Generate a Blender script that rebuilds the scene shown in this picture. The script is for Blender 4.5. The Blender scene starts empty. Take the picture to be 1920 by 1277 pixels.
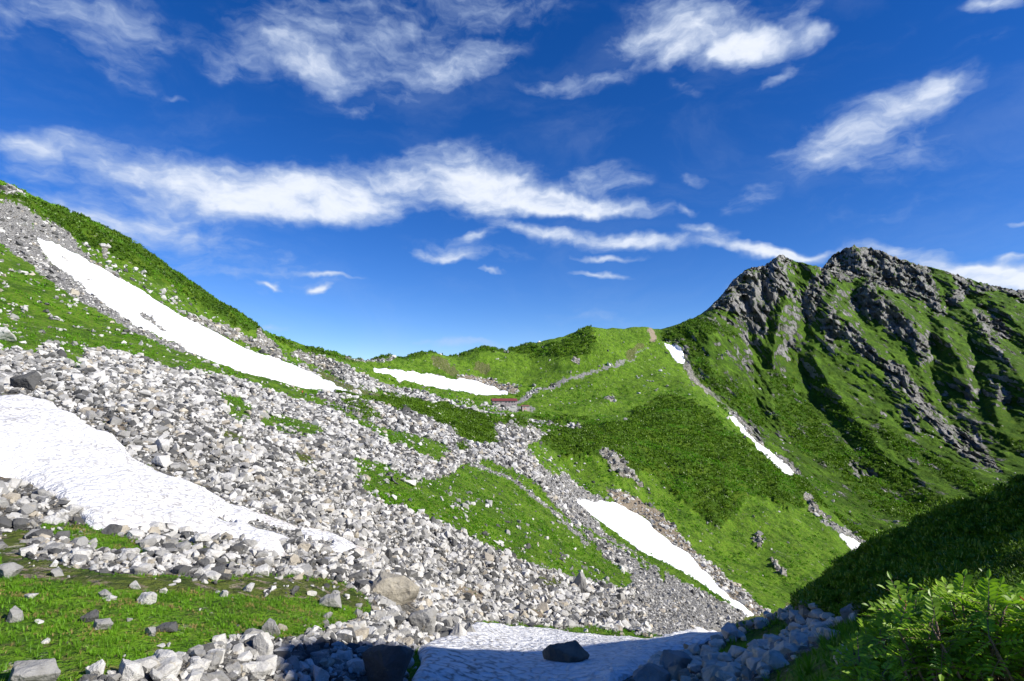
import bpy, math, random
import numpy as np
from mathutils import Vector, Matrix, Euler

random.seed(7)
RNG = np.random.default_rng(11)
SC = bpy.context.scene
COL = SC.collection

# ---------------------------------------------------------------- camera, sky, sun, exposure
F_PX, CXP, CYP = 1067.0, 960.0, 638.5
PITCH = math.atan((740.0 - CYP) / F_PX)
cam_d = bpy.data.cameras.new('camera')
cam = bpy.data.objects.new('camera', cam_d)
COL.objects.link(cam)
cam.location = (0, 0, 0)
cam.rotation_euler = (math.radians(90) + PITCH, 0, 0)
cam_d.sensor_width = 36.0
cam_d.lens = 36.0 * F_PX / 1920.0
cam_d.clip_start = 0.1
cam_d.clip_end = 20000
SC.camera = cam

SUN_AZ, SUN_EL = math.radians(112), math.radians(33)      # azimuth clockwise from +Y
SUN_DIR = Vector((math.sin(SUN_AZ) * math.cos(SUN_EL), math.cos(SUN_AZ) * math.cos(SUN_EL), math.sin(SUN_EL)))
sun_d = bpy.data.lights.new('sun', 'SUN')
sun_d.energy = 4.6
sun_d.angle = math.radians(0.5)
sun_d.color = (1.0, 0.95, 0.86)
sun = bpy.data.objects.new('sun', sun_d)
COL.objects.link(sun)
sun.rotation_euler = (-SUN_DIR).to_track_quat('-Z', 'Y').to_euler()

SC.view_settings.view_transform = 'Standard'
SC.view_settings.look = 'None'
SC.view_settings.gamma = 1.0
SC.view_settings.exposure = 0.65
SC.view_settings.use_curve_mapping = False

def pix_dir(px, py):
    a, b = px - CXP, CYP - py
    y = F_PX * math.cos(PITCH) - b * math.sin(PITCH)
    z = F_PX * math.sin(PITCH) + b * math.cos(PITCH)
    return a, y, z

def pix_ts(px, py):                                       # azimuth and slope (z / horizontal range)
    a, y, z = pix_dir(px, py)
    return math.atan2(a, y), z / math.hypot(a, y)

def project(x, y, z):                                     # numpy, world to photograph pixels
    f = y * math.cos(PITCH) + z * math.sin(PITCH)
    u = -y * math.sin(PITCH) + z * math.cos(PITCH)
    f = np.where(f < 1e-3, 1e-3, f)
    return CXP + F_PX * x / f, CYP - F_PX * u / f

class Nodes:
    def __init__(self, tree):
        self.t = tree
    def n(self, kind, **kw):
        nd = self.t.nodes.new(kind)
        for k, v in kw.items():
            setattr(nd, k, v)
        return nd
    def link(self, a, b):
        self.t.links.new(a, b)
    def val(self, sock, v):
        if hasattr(v, 'is_linked') or hasattr(v, 'links'):
            self.link(v, sock)
        else:
            sock.default_value = v
    def math(self, op, a, b=None, c=None, clamp=False):
        nd = self.n('ShaderNodeMath', operation=op, use_clamp=clamp)
        self.val(nd.inputs[0], a)
        if b is not None: self.val(nd.inputs[1], b)
        if c is not None: self.val(nd.inputs[2], c)
        return nd.outputs[0]
    def vmath(self, op, a, b=None):
        nd = self.n('ShaderNodeVectorMath', operation=op)
        self.val(nd.inputs[0], a)
        if b is not None: self.val(nd.inputs[1], b)
        return nd.outputs[1] if op == 'LENGTH' else nd.outputs[0]
    def step(self, v, a, b, lo=0.0, hi=1.0):
        nd = self.n('ShaderNodeMapRange', interpolation_type='SMOOTHSTEP')
        self.val(nd.inputs[0], v)
        nd.inputs[1].default_value = a; nd.inputs[2].default_value = b
        nd.inputs[3].default_value = lo; nd.inputs[4].default_value = hi
        return nd.outputs[0]
    def mix(self, f, a, b, blend='MIX'):
        nd = self.n('ShaderNodeMix', data_type='RGBA', blend_type=blend)
        self.val(nd.inputs[0], f)
        for s, v in ((nd.inputs[6], a), (nd.inputs[7], b)):
            if isinstance(v, tuple):
                v = tuple(v) + (1.0,) if len(v) == 3 else v
            self.val(s, v)
        return nd.outputs[2]
    def noise(self, vec, scale, detail=3.0, rough=0.5, dist=0.0, kind='fac'):
        nd = self.n('ShaderNodeTexNoise')
        if vec is not None: self.link(vec, nd.inputs['Vector'])
        nd.inputs['Scale'].default_value = scale
        nd.inputs['Detail'].default_value = detail
        nd.inputs['Roughness'].default_value = rough
        nd.inputs['Distortion'].default_value = dist
        return nd.outputs['Fac'] if kind == 'fac' else nd.outputs['Color']
    def mapping(self, vec, loc=(0, 0, 0), rot=(0, 0, 0), scale=(1, 1, 1), kind='POINT'):
        nd = self.n('ShaderNodeMapping', vector_type=kind)
        self.link(vec, nd.inputs['Vector'])
        nd.inputs['Location'].default_value = loc
        nd.inputs['Rotation'].default_value = rot
        nd.inputs['Scale'].default_value = scale
        return nd.outputs[0]

# clouds: centre and half-axes of each bank in degrees of azimuth and elevation (from pixel), tilt, density
CLOUDS = [
 (60,260,420,330,0,.13),(1500,330,420,110,-10,.10),
 (420,350,210,48,-4,.85),(560,385,190,32,0,.85),(650,350,150,45,0,.9),(860,325,120,52,0,1.0),(960,362,120,36,0,1.0),
 (1120,388,140,18,-3,1.0),(1060,378,80,22,0,.8),(1130,335,75,30,0,.65),(250,305,170,34,-8,.5),(90,262,120,22,0,.5),(60,300,60,30,-30,.4),
 (1020,435,130,12,-8,.7),(1120,448,190,20,-4,.55),(1230,455,110,12,-8,.6),(1320,436,60,11,-8,.6),(1420,468,120,10,-6,1.0),(1500,472,110,9,6,.8),
 (1140,482,75,6,0,.9),(1130,512,75,6,-2,.9),(700,400,260,22,0,.35),(880,470,130,18,-8,.4),(800,478,50,9,-10,.8),(858,482,35,9,-5,.8),(890,443,40,10,6,.8),(1290,400,20,8,-20,.7),(925,508,35,4,-8,.8),
 (560,80,170,75,0,.55),(600,150,80,35,-30,.55),(740,120,130,50,0,.5),(880,125,100,32,10,.75),(850,30,280,60,0,.42),(420,125,42,22,0,.5),
 (120,35,230,55,-12,.5),(220,60,90,60,-35,.3),(250,150,70,20,-30,.25),(330,180,20,6,0,.5),
 (1330,50,150,52,-8,.85),(1400,95,95,28,10,.95),(1220,80,95,36,10,.8),(1270,105,45,18,20,.6),(1500,40,45,45,45,.5),(1525,65,28,18,20,.6),
 (1080,155,110,20,4,.65),(1460,142,50,14,28,.75),(1290,160,40,12,-20,.4),(700,200,70,16,20,.35),(760,190,40,12,0,.3),
 (1640,225,165,46,20,.60),(1540,275,80,32,15,.52),(1720,190,120,30,22,.48),(1640,290,200,40,10,.25),
 (1400,375,55,20,25,.4),(1290,333,35,12,-10,.35),(1870,5,70,18,10,.9),(1840,85,70,16,15,.25),(1700,60,60,26,40,.15),
 (1885,520,150,22,-3,1.6),(1885,482,55,8,4,.85),(1690,468,110,14,-8,.75),(1780,500,120,14,-8,.6),(1905,415,40,4,-4,.6),
 (1700,380,260,60,10,.12),(200,390,260,45,-8,.42),(420,500,330,60,-8,.34),(330,440,200,26,-14,.3),(620,515,70,5,-5,.7),(500,533,30,5,-12,.8),(607,543,22,7,5,1.0),
 (520,612,50,9,0,.45),(860,645,100,9,-3,.6),(800,662,60,4,4,.6),(1110,600,160,30,-3,.22),(1395,538,40,11,8,.5),(110,420,150,40,-15,.35),
]
world = bpy.data.worlds.new('World')
SC.world = world
world.use_nodes = True
W = Nodes(world.node_tree)
world.node_tree.nodes.clear()
sky = W.n('ShaderNodeTexSky', sky_type='NISHITA', sun_disc=False)
sky.sun_elevation = SUN_EL
sky.sun_rotation = SUN_AZ
sky.altitude = 2500
sky.air_density = 1.0
sky.dust_density = 0.3
sky.ozone_density = 3.0
hsv = W.n('ShaderNodeHueSaturation')
hsv.inputs['Hue'].default_value = 0.516
hsv.inputs['Saturation'].default_value = 1.34
hsv.inputs['Value'].default_value = 0.95
W.link(sky.outputs[0], hsv.inputs['Color'])
tc = W.n('ShaderNodeTexCoord')
sep = W.n('ShaderNodeSeparateXYZ'); W.link(tc.outputs['Generated'], sep.inputs[0])
az = W.math('ARCTAN2', sep.outputs[0], sep.outputs[1])
el = W.math('ARCSINE', sep.outputs[2])
comb = W.n('ShaderNodeCombineXYZ'); W.link(az, comb.inputs[0]); W.link(el, comb.inputs[1])
wob = W.noise(comb.outputs[0], 9.0, 4.0, 0.6, kind='col')
wob = W.vmath('SUBTRACT', wob, (0.5, 0.5, 0.5))
wsc = W.n('ShaderNodeVectorMath', operation='MULTIPLY'); W.link(wob, wsc.inputs[0]); wsc.inputs[1].default_value = (0.10, 0.055, 0)
azel = W.vmath('ADD', comb.outputs[0], wsc.outputs[0])
flat = W.n('ShaderNodeVectorMath', operation='MULTIPLY'); W.link(azel, flat.inputs[0]); flat.inputs[1].default_value = (1, 1, 0)
azel = flat.outputs[0]
total = None
for (px, py, ax, ay, tilt, dens) in CLOUDS:
    a0, s0 = pix_ts(px, py); e0 = math.atan(s0)
    a1, s1 = pix_ts(px + 20, py); a2, s2 = pix_ts(px, py + 20)
    kx = math.hypot(a1 - a0, math.atan(s1) - e0) / 20; ky = abs(math.atan(s2) - e0) / 20
    rot = math.atan2(math.atan(s1) - e0, a1 - a0) + math.radians(tilt)
    m = W.mapping(azel, loc=(a0, e0, 0), rot=(0, 0, rot), scale=(ax * kx * 1.5, ay * ky * 1.75, 1), kind='TEXTURE')
    ln = W.vmath('LENGTH', m)
    v = W.step(ln, 1.0, 0.0, 0.0, dens)
    total = v if total is None else W.math('ADD', total, v)
n1v = W.mapping(azel, rot=(0, 0, math.radians(-8)), scale=(1.0, 2.6, 1))
n1 = W.noise(n1v, 7.0, 8.0, 0.57, 0.15)
n2 = W.noise(W.mapping(azel, loc=(3, 1, 0), rot=(0, 0, math.radians(-14)), scale=(1.0, 2.2, 1)), 26.0, 7.0, 0.58, 0.1)
nn = W.math('ADD', W.math('MULTIPLY', W.math('SUBTRACT', n1, 0.5), 1.5), W.math('MULTIPLY', W.math('SUBTRACT', n2, 0.5), 0.95))
tot2 = W.math('MINIMUM', total, 1.25)
gate = W.step(tot2, 0.02, 0.30)
dsum = W.math('ADD', tot2, W.math('MULTIPLY', nn, gate))
cl = W.step(dsum, 0.06, 1.35)
thick = W.step(dsum, 0.55, 1.5)
ccol = W.mix(thick, (3.2, 4.0, 5.4), (5.6, 5.9, 6.5))
clf = W.math('MULTIPLY', cl, 0.96)
# thin veil of high cirrus everywhere
veil = W.math('MULTIPLY', W.step(W.noise(W.mapping(azel, rot=(0, 0, math.radians(20)), scale=(1, 2.4, 1)), 3.0, 6.0, 0.6, 0.6), 0.45, 0.8), 0.13)
fac = W.math('MAXIMUM', clf, veil)
skyc = W.mix(fac, hsv.outputs['Color'], ccol)
bg = W.n('ShaderNodeBackground'); W.link(skyc, bg.inputs['Color']); bg.inputs['Strength'].default_value = 0.105
wo = W.n('ShaderNodeOutputWorld'); W.link(bg.outputs[0], wo.inputs['Surface'])
world.cycles.sampling_method = 'MANUAL'
world.cycles.sample_map_resolution = 512

# ---------------------------------------------------------------- helpers
def put(o, parent=None, label=None, cat=None, group=None, kind=None):
    COL.objects.link(o)
    if parent is not None: o.parent = parent
    if label: o['label'] = label
    if cat: o['category'] = cat
    if group: o['group'] = group
    if kind: o['kind'] = kind
    return o

def empty(name, loc, label=None, cat=None, rot=(0, 0, 0), group=None):
    o = bpy.data.objects.new(name, None)
    o.location = loc; o.rotation_euler = rot
    o.empty_display_size = 0.3
    return put(o, None, label, cat, group)

def np_mesh(name, co, faces, mat=None, smooth=False, nv=None):
    """co (n,3); faces (m,k) int array with equal sides"""
    me = bpy.data.meshes.new(name)
    co = np.asarray(co, np.float32); faces = np.asarray(faces, np.int32)
    m, k = faces.shape
    me.vertices.add(len(co)); me.vertices.foreach_set('co', co.ravel())
    me.loops.add(m * k); me.loops.foreach_set('vertex_index', faces.ravel())
    me.polygons.add(m)
    me.polygons.foreach_set('loop_start', np.arange(0, m * k, k, dtype=np.int32))
    me.polygons.foreach_set('loop_total', np.full(m, k, np.int32))
    me.polygons.foreach_set('use_smooth', np.full(m, smooth, bool))
    me.update(calc_edges=True)
    if mat: me.materials.append(mat)
    return me

def col_attr(me, name, arr, domain='POINT'):
    a = me.color_attributes.new(name, 'FLOAT_COLOR', domain)
    arr = np.asarray(arr, np.float32)
    if arr.shape[1] == 3: arr = np.hstack([arr, np.ones((len(arr), 1), np.float32)])
    a.data.foreach_set('color', arr.ravel())

def float_attr(me, name, arr, domain='POINT'):
    a = me.attributes.new(name, 'FLOAT', domain)
    a.data.foreach_set('value', np.asarray(arr, np.float32).ravel())

_g = np.random.default_rng(5).random(256) * 2 * np.pi
GX, GY = np.cos(_g).astype(np.float32), np.sin(_g).astype(np.float32)
def perlin(x, y, seed=0):
    x = np.asarray(x, np.float64); y = np.asarray(y, np.float64)
    xi = np.floor(x); yi = np.floor(y)
    fx = (x - xi).astype(np.float32); fy = (y - yi).astype(np.float32)
    xi = xi.astype(np.int64); yi = yi.astype(np.int64)
    u = fx * fx * fx * (fx * (fx * 6 - 15) + 10); v = fy * fy * fy * (fy * (fy * 6 - 15) + 10)
    def g(ix, iy, dx, dy):
        h = (ix * 374761393 + iy * 668265263 + seed * 974634777) & 0xffffffff
        h = ((h ^ (h >> 13)) * 1274126177) & 0xffffffff
        h = (h ^ (h >> 16)) & 255
        return GX[h] * dx + GY[h] * dy
    a = g(xi, yi, fx, fy); b = g(xi + 1, yi, fx - 1, fy)
    c = g(xi, yi + 1, fx, fy - 1); d = g(xi + 1, yi + 1, fx - 1, fy - 1)
    return (a + (b - a) * u) * (1 - v) + (c + (d - c) * u) * v
def fbm(x, y, octv=4, seed=0, gain=0.5):
    s = 0; a = 1; t = 0
    for o in range(octv):
        s = s + a * perlin(x * 2 ** o + 17.3 * o, y * 2 ** o - 9.1 * o, seed + o); t += a; a *= gain
    return s / t * 1.6
def ridged(x, y, octv=4, seed=0, gain=0.5):
    s = 0; a = 1; t = 0; w = 1.0
    for o in range(octv):
        n = 1 - np.abs(perlin(x * 2 ** o + 3.3 * o, y * 2 ** o + 5.7 * o, seed + o)) * 2.0
        n = np.clip(n, 0, 1) ** 2
        s = s + a * n * w; t += a; a *= gain; w = np.clip(n * 1.6, 0.15, 1)
    return s / t
def sstep(x, a, b):
    t = np.clip((x - a) / (b - a), 0, 1); return t * t * (3 - 2 * t)
# ---------------------------------------------------------------- terrain: one height sheet in polar coordinates round the viewpoint
def lf(r):
    t = min(max((r - 50) / 70, 0), 1); return r * (1 + 0.4 * t * t * (3 - 2 * t))
LEFT = [
 (0,1277,15),(0,1180,19),(0,1090,24),(0,1060,27),(0,1000,33),(0,900,42),(0,760,60),(0,700,75),(0,640,95),(0,580,120),(0,480,165),(0,420,205),
 (-250,1277,14),(-250,1100,22),(-250,900,38),(-250,700,62),(-250,500,110),(-250,300,190),(-250,200,240),
 (0,366,235),(100,400,240),(200,440,245),(300,500,250),(400,565,258),(450,598,262),(480,618,268),
 (75,450,200),(165,520,185),(250,560,175),(330,610,165),(400,640,162),(500,690,160),(640,734,165),
 (300,540,218),(200,480,222),(450,650,212),(520,670,222),(400,600,230),
 (100,560,138),(200,620,125),(300,660,118),(400,700,118),(500,735,124),(600,760,132),(567,742,136),
 (100,700,74),(200,740,66),(300,780,63),(400,800,66),(500,830,70),(600,850,76),(700,860,86),(800,850,108),(900,830,145),(960,810,180),(1000,805,200),
 (300,870,50),(400,900,50),(500,930,50),(600,960,52),(700,1000,54),(800,1050,55),(900,1100,57),(1000,1140,59),(1100,1170,62),(1200,1185,67),(1300,1183,76),
 (0,850,46),(100,850,47),(200,900,42),(300,930,41),(200,965,36),(400,980,38),(500,1000,38),(600,1030,38),(700,1060,39),
 (100,1030,29.5),(300,1040,30),(500,1070,30),(600,1090,30),(700,1130,30),(750,1180,28.5),
 (200,1100,23),(400,1120,23.5),(200,1180,18.5),(400,1180,19.5),(600,1160,23.5),(600,1220,20),(400,1277,15.5),(200,1277,14.5),(700,1277,17.5),(850,1277,20),
 (800,1215,27),(900,1240,24.5),(1000,1277,21.5),(1060,1250,25),(900,1185,38),(1000,1185,48),(1100,1192,50),(1200,1205,47),(1290,1196,60),(1170,1277,20.5),
 (900,1000,73),(1000,1000,86),(1000,900,122),(1000,850,160),(1000,1100,66),(800,930,74),
 (1100,1000,112),(1150,1050,104),(1100,1100,80),(1200,1130,84),(1300,1160,90),(1250,1080,105),(1400,1163,105),
 (1090,935,160),(1200,1000,142),(1250,1040,132),(1350,1110,118),(1050,880,200),(940,760,260),
]
FAR = [
 (610,668,450),(640,670,480),(680,671,505),(710,671,530),(740,671,560),(660,688,450),(690,683,500),(770,664,580),(500,631,385),(560,652,430),(600,662,455),(640,671,480),
 (1200,960,270),(1300,1030,240),(1400,1110,200),(1450,1148,175),
 (1020,820,315),(1100,850,310),(1200,900,300),(1300,960,285),(1400,1030,265),(1500,1100,235),
 (1040,805,345),(1200,815,375),(1300,830,395),(1400,860,405),(1480,900,400),(1550,960,365),(1600,1040,310),(1610,1065,285),(1560,1100,240),
 (945,764,470),(1000,765,470),(945,772,440),(945,782,405),(950,792,380),(880,772,410),(1000,780,425),(900,770,430),(1100,780,465),(1040,790,415),(960,750,500),
 (1200,740,540),(1250,760,520),(1300,720,580),(1350,770,535),(1400,820,485),(1450,870,450),
 (700,700,470),(800,720,500),(870,735,505),(950,742,510),(750,735,430),(650,700,420),(850,755,425),(700,690,510),(800,700,540),(900,715,550),
 (900,690,590),(1000,700,600),(740,672,560),(800,660,600),(900,652,620),(1000,650,640),(1050,635,650),(1110,614,660),(1160,619,690),(1200,611,715),(1230,622,730),
 (1100,700,580),(1100,660,620),(1200,680,640),(1150,740,540),
 (1250,648,700),(1280,690,650),(1330,745,600),(1370,780,570),(1420,840,520),(1490,893,460),(1560,980,410),(1600,1010,395),(1650,1045,375),
 (1260,612,765),(1300,598,800),(1340,577,850),(1355,560,890),(1380,520,960),(1400,500,1000),(1465,468,1100),(1520,492,1150),(1545,505,1170),
 (1560,476,1400),(1600,455,1430),(1650,468,1430),(1700,490,1430),(1760,503,1430),(1800,517,1430),(1820,540,1380),(1870,540,1420),(1920,545,1450),(2050,560,1450),(2300,600,1400),
 (1370,620,800),(1400,700,720),(1380,740,660),(1410,780,640),(1480,860,555),(1560,930,510),
 (1450,600,900),(1450,700,800),(1460,760,720),(1500,820,650),(1600,880,610),(1700,950,560),(1650,1000,450),
 (1540,560,1010),(1560,620,930),(1620,700,850),(1700,760,790),(1760,830,720),(1850,900,640),
 (1600,560,1080),(1640,540,1120),(1700,600,1040),(1760,660,980),(1800,760,880),(1860,850,760),(1930,900,680),
 (1500,520,1080),(1620,510,1320),(1680,530,1280),(1740,560,1220),(1800,600,1140),(1860,620,1120),(1900,700,960),(1920,780,860),(1850,560,1300),(1920,600,1250),(2100,700,1100),(2100,850,800),
 (1750,990,460),(1850,960,520),(1920,930,600),(1700,1010,430),
]
NEARD = [
 (1440,1165,33),(1500,1146,37),(1560,1116,40),(1650,1078,43),(1750,1044,45),(1850,1002,48),(1920,975,50),(2100,890,50),(2300,800,48),
 (1400,1170,34),(1350,1185,33),(1300,1205,30),(1260,1222,28),
 (1600,1150,28),(1500,1200,26),(1400,1215,27),(1330,1235,25),(1250,1277,20),(1350,1277,18),(1500,1277,13),(1700,1115,25),(1900,1030,30),(1900,1100,13),(1700,1200,9),
 (1920,1277,4.2),(1750,1277,5.5),(1600,1277,9),(2100,1200,5),(2300,1100,7),(2200,1000,18),
]
HID = [   # azimuth deg, range, height : ground never seen, behind silhouettes, below the frame and all round
 (-180,1.3,-1.65),(-90,1.3,-1.7),(0,1.3,-1.75),(90,1.3,-1.6),
 (-60,4,-2.9),(-30,4,-3.0),(0,4,-2.9),(30,4,-2.3),(60,4,-1.6),(90,4,-1.4),
 (-60,9,-5.2),(-30,9,-5.9),(0,9,-6.3),(20,9,-5.6),(0,15,-9.3),(10,15,-9.3),(-20,13,-8.0),(-40,9,-5.2),
 (120,4,-1.6),(180,4,-1.9),(-120,4,-2.4),(120,15,-2),(180,15,-3),(-120,12,-4),(150,40,-8),(180,60,-14),(-150,40,-8),(-110,40,-3),(-80,20,-5.5),(-80,60,4),(-80,150,60),(-80,400,120),
 (-120,150,20),(-150,200,-10),(180,300,-40),(150,300,-30),(120,200,0),(120,60,-2),(105,30,1.0),(105,60,6),
 (50,20,-3.5),(50,28,-1.5),(57,24,2.5),(62,30,6.9),(70,32,10.7),(78,34,16.3),(88,32,20.6),(84,38,21),(95,34,15),(103,34,6),(60,42,7.2),(70,48,13),(55,45,1),(66,22,5),(76,22,7.5),(84,24,8),(94,24,4),
 (50,70,-12),(60,100,0),(75,100,10),(90,100,12),(60,250,-20),(80,300,20),(100,400,20),
 (60,1200,180),(75,1500,250),(90,1500,150),(120,1500,0),(180,1500,-100),(-150,1500,0),(-120,1500,60),(-90,1200,160),(-65,900,220),
 (-42,300,78),(-42,420,116),(-41,480,126),(-44,700,90),(-35,330,72),(-25,360,40),(-20,420,10),(-25,700,-60),(-15,700,-60),(-10,850,-60),(0,900,-40),(8,900,-10),(14,950,0),
 (20,1150,20),(25,1400,100),(31,1800,200),(38,1800,170),(45,1800,150),
 (31,44,-19),(35,52,-19),(39,60,-19),(27,42,-18),(24,44,-19),(22,47,-20.3),(42,66,-18),(46,66,-14),
 (25,80,-34),(27,110,-46),(30,110,-46),(33,120,-50),(38,130,-50),(43,150,-45),(30,200,-75),(34,260,-95),(38,260,-95),(43,300,-80),(36,400,-105),(40,420,-110),(44,480,-90),
 (-30,4000,-300),(0,4000,-300),(30,4000,-300),(60,4000,-200),(100,4000,-200),(140,4000,-300),(180,4000,-300),(-140,4000,-300),(-100,4000,-200),(-60,4000,-200),
 (-40,2000,0),(-10,2000,-200),(15,2200,-200),
]
pts = []
for (px, py, r) in LEFT:
    t, s = pix_ts(px, py); pts.append((t, math.log(lf(r)), s))
for (px, py, r) in FAR + NEARD:
    t, s = pix_ts(px, py); pts.append((t, math.log(r), s))
for (d, r, z) in HID:
    pts.append((math.radians(d), math.log(r), z / r))
pts = np.array(pts)
w = pts[np.abs(pts[:, 0]) > math.radians(95)].copy()
w[:, 0] -= np.sign(w[:, 0]) * 2 * np.pi
pts = np.vstack([pts, w])
TS = 1.7
def rbf_fit(P):
    X = np.c_[P[:, 0] * TS, P[:, 1]]
    D = np.sqrt(((X[:, None] - X[None]) ** 2).sum(-1) + 0.02 ** 2)
    n = len(X)
    A = np.zeros((n + 3, n + 3)); A[:n, :n] = D + np.eye(n) * -0.004
    A[:n, n] = 1; A[:n, n + 1:] = X; A[n, :n] = 1; A[n + 1:, :n] = X.T
    sol = np.linalg.solve(A, np.r_[P[:, 2], 0, 0, 0])
    return X, sol
RX, RSOL = rbf_fit(pts)
def rbf_eval(t, L):
    sh = t.shape; q = np.c_[t.ravel() * TS, L.ravel()]; out = np.empty(len(q)); n = len(RX)
    for i in range(0, len(q), 40000):
        c = q[i:i + 40000]
        D = np.sqrt((c[:, None, 0] - RX[None, :, 0]) ** 2 + (c[:, None, 1] - RX[None, :, 1]) ** 2 + 0.02 ** 2)
        out[i:i + 40000] = D @ RSOL[:n] + RSOL[n] + c @ RSOL[n + 1:]
    return out.reshape(sh)

VIEW = 50.0
th_c = np.radians(np.r_[np.arange(-180, -VIEW, 3.0), np.arange(-VIEW, VIEW, 0.3), np.arange(VIEW, 180.1, 3.0)])
L_c = np.arange(math.log(1.15), math.log(4200), 0.0125)
SCo = rbf_eval(*np.meshgrid(th_c, L_c))                      # rows: range, columns: azimuth
k = np.array([1, 2, 3, 2, 1.]); k /= k.sum()
for ax in (0, 1):
    pad = [(0, 0), (0, 0)]; pad[ax] = (2, 2)
    q = np.pad(SCo, pad, mode='edge')
    sm = sum(k[i] * (q[i:i + SCo.shape[0], :] if ax == 0 else q[:, i:i + SCo.shape[1]]) for i in range(5))
    if ax == 1:
        inner = (np.abs(th_c) < math.radians(VIEW - 1)); SCo[:, inner] = sm[:, inner]
    else: SCo = sm
# rings spaced by how much of the picture they cover
vis = np.abs(th_c) < math.radians(46)
dS = np.percentile(np.abs(np.diff(SCo[:, vis], axis=0)), 88, axis=1) * F_PX
wgt = dS + 0.0125 * 55 + 0.6
wgt[L_c[:-1] > math.log(1550)] = 0.7
wgt[L_c[:-1] < math.log(12)] *= 0.6
cum = np.r_[0, np.cumsum(wgt)]
NR = 1250
L_f = np.interp(np.linspace(0, cum[-1], NR), cum, L_c)
NVIEW = 1180
th_f = np.radians(np.r_[np.arange(-180, -48, 1.5), np.linspace(-48, 48, NVIEW), np.arange(49, 180.1, 1.5)])
th_f[-1] = math.radians(180)
NT = len(th_f)
def bil(A, ys, xs, y, x):
    iy = np.clip(np.searchsorted(ys, y) - 1, 0, len(ys) - 2); ix = np.clip(np.searchsorted(xs, x) - 1, 0, len(xs) - 2)
    ty = np.clip((y - ys[iy]) / (ys[iy + 1] - ys[iy]), 0, 1); tx = np.clip((x - xs[ix]) / (xs[ix + 1] - xs[ix]), 0, 1)
    a = A[iy[:, None], ix[None]]; b = A[iy[:, None] + 1, ix[None]]; c = A[iy[:, None], ix[None] + 1]; d = A[iy[:, None] + 1, ix[None] + 1]
    ty = ty[:, None]; tx = tx[None]
    return (a * (1 - ty) + b * ty) * (1 - tx) + (c * (1 - ty) + d * ty) * tx
S = bil(SCo, L_c, th_c, L_f, th_f)
TH, LL = np.meshgrid(th_f, L_f)
R = np.exp(LL)
X0, Y0 = R * np.sin(TH), R * np.cos(TH)
PX, PY = project(X0, Y0, S * R)
behind = np.abs(TH) > math.radians(70)
PX = np.where(behind, np.where(TH > 0, 2310, -390), PX)
PX = np.clip(PX, -395, 2315); PY = np.clip(np.where(behind, 1400, PY), -95, 1595)

# ---- ground cover map, one class per area of hillside
OX, OY, MS = 400, 100, 2.0
MW, MH = 1360, 850
CLS = dict(grass=0, pine=1, boulder=2, scree=3, snow=4, soil=5, rock=6, moss=7)
LAB = np.zeros((MH, MW), np.uint8)
def poly_mask(P, tgt=None):
    P = (np.array(P, float) + (OX, OY)) / MS
    x0, x1 = int(max(P[:, 0].min() - 1, 0)), int(min(P[:, 0].max() + 2, MW)); y0, y1 = int(max(P[:, 1].min() - 1, 0)), int(min(P[:, 1].max() + 2, MH))
    gx, gy = np.meshgrid(np.arange(x0, x1) + .5, np.arange(y0, y1) + .5)
    m = np.zeros(gx.shape, bool)
    for (ax, ay), (bx, by) in zip(P, np.roll(P, -1, 0)):
        if ay == by: continue
        c = ((ay > gy) != (by > gy)) & (gx < (bx - ax) * (gy - ay) / (by - ay) + ax)
        m ^= c
    return y0, y1, x0, x1, m
def paint(cls, P):
    y0, y1, x0, x1, m = poly_mask(P); LAB[y0:y1, x0:x1][m] = CLS[cls]
def line(cls, P, w0, w1=None):
    w1 = w0 if w1 is None else w1
    P = (np.array(P, float) + (OX, OY)) / MS; n = len(P) - 1
    for i in range(n):
        a, b = P[i], P[i + 1]; wa = w0 + (w1 - w0) * i / n
        lo = np.floor(np.minimum(a, b) - w0 - w1).astype(int); hi = np.ceil(np.maximum(a, b) + w0 + w1).astype(int) + 1
        gx, gy = np.meshgrid(np.arange(lo[0], hi[0]) + .5, np.arange(lo[1], hi[1]) + .5)
        d = b - a; t = np.clip(((gx - a[0]) * d[0] + (gy - a[1]) * d[1]) / (d @ d + 1e-9), 0, 1)
        m = np.hypot(gx - a[0] - t * d[0], gy - a[1] - t * d[1]) < wa / MS
        LAB[lo[1]:hi[1], lo[0]:hi[0]][m] = CLS[cls]
def ell(cls, cx, cy, ax, ay, rot=0):
    a = np.linspace(0, 2 * np.pi, 24, endpoint=False); c, s = math.cos(math.radians(rot)), math.sin(math.radians(rot))
    x, y = ax * np.cos(a), ay * np.sin(a)
    paint(cls, np.c_[cx + x * c - y * s, cy + x * s + y * c])
# dwarf pine
paint('pine', [(-390,200),(-100,320),(0,366),(100,392),(200,432),(300,492),(400,557),(480,610),(494,632),(450,618),(380,578),(300,528),(200,472),(130,442),(60,408),(0,380),(-390,260)])
paint('pine', [(495,628),(560,650),(640,668),(760,668),(800,655),(900,648),(1000,646),(1020,650),(1040,645),(1110,608),(1118,640),(1105,668),(1050,672),(1010,664),(930,660),(800,668),(740,678),(640,680),(560,664)])
line('pine', [(1000,782),(1100,790)], 4, 5)
paint('pine', [(900,775),(960,785),(1020,795),(1080,802),(1000,806),(930,797)])
paint('pine', [(1000,815),(1060,800),(1200,790),(1330,815),(1420,850),(1500,890),(1540,940),(1480,958),(1420,930),(1350,990),(1280,940),(1230,890),(1150,890),(1120,860),(1060,856)])
paint('pine', [(1175,785),(1200,760),(1260,742),(1330,770),(1360,800),(1420,850),(1340,830),(1250,805),(1190,800)])
paint('pine', [(1240,628),(1290,600),(1340,580),(1400,600),(1402,640),(1340,625),(1310,640),(1330,690),(1400,735),(1440,790),(1420,800),(1350,765),(1310,710),(1285,660),(1262,640)])
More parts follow.
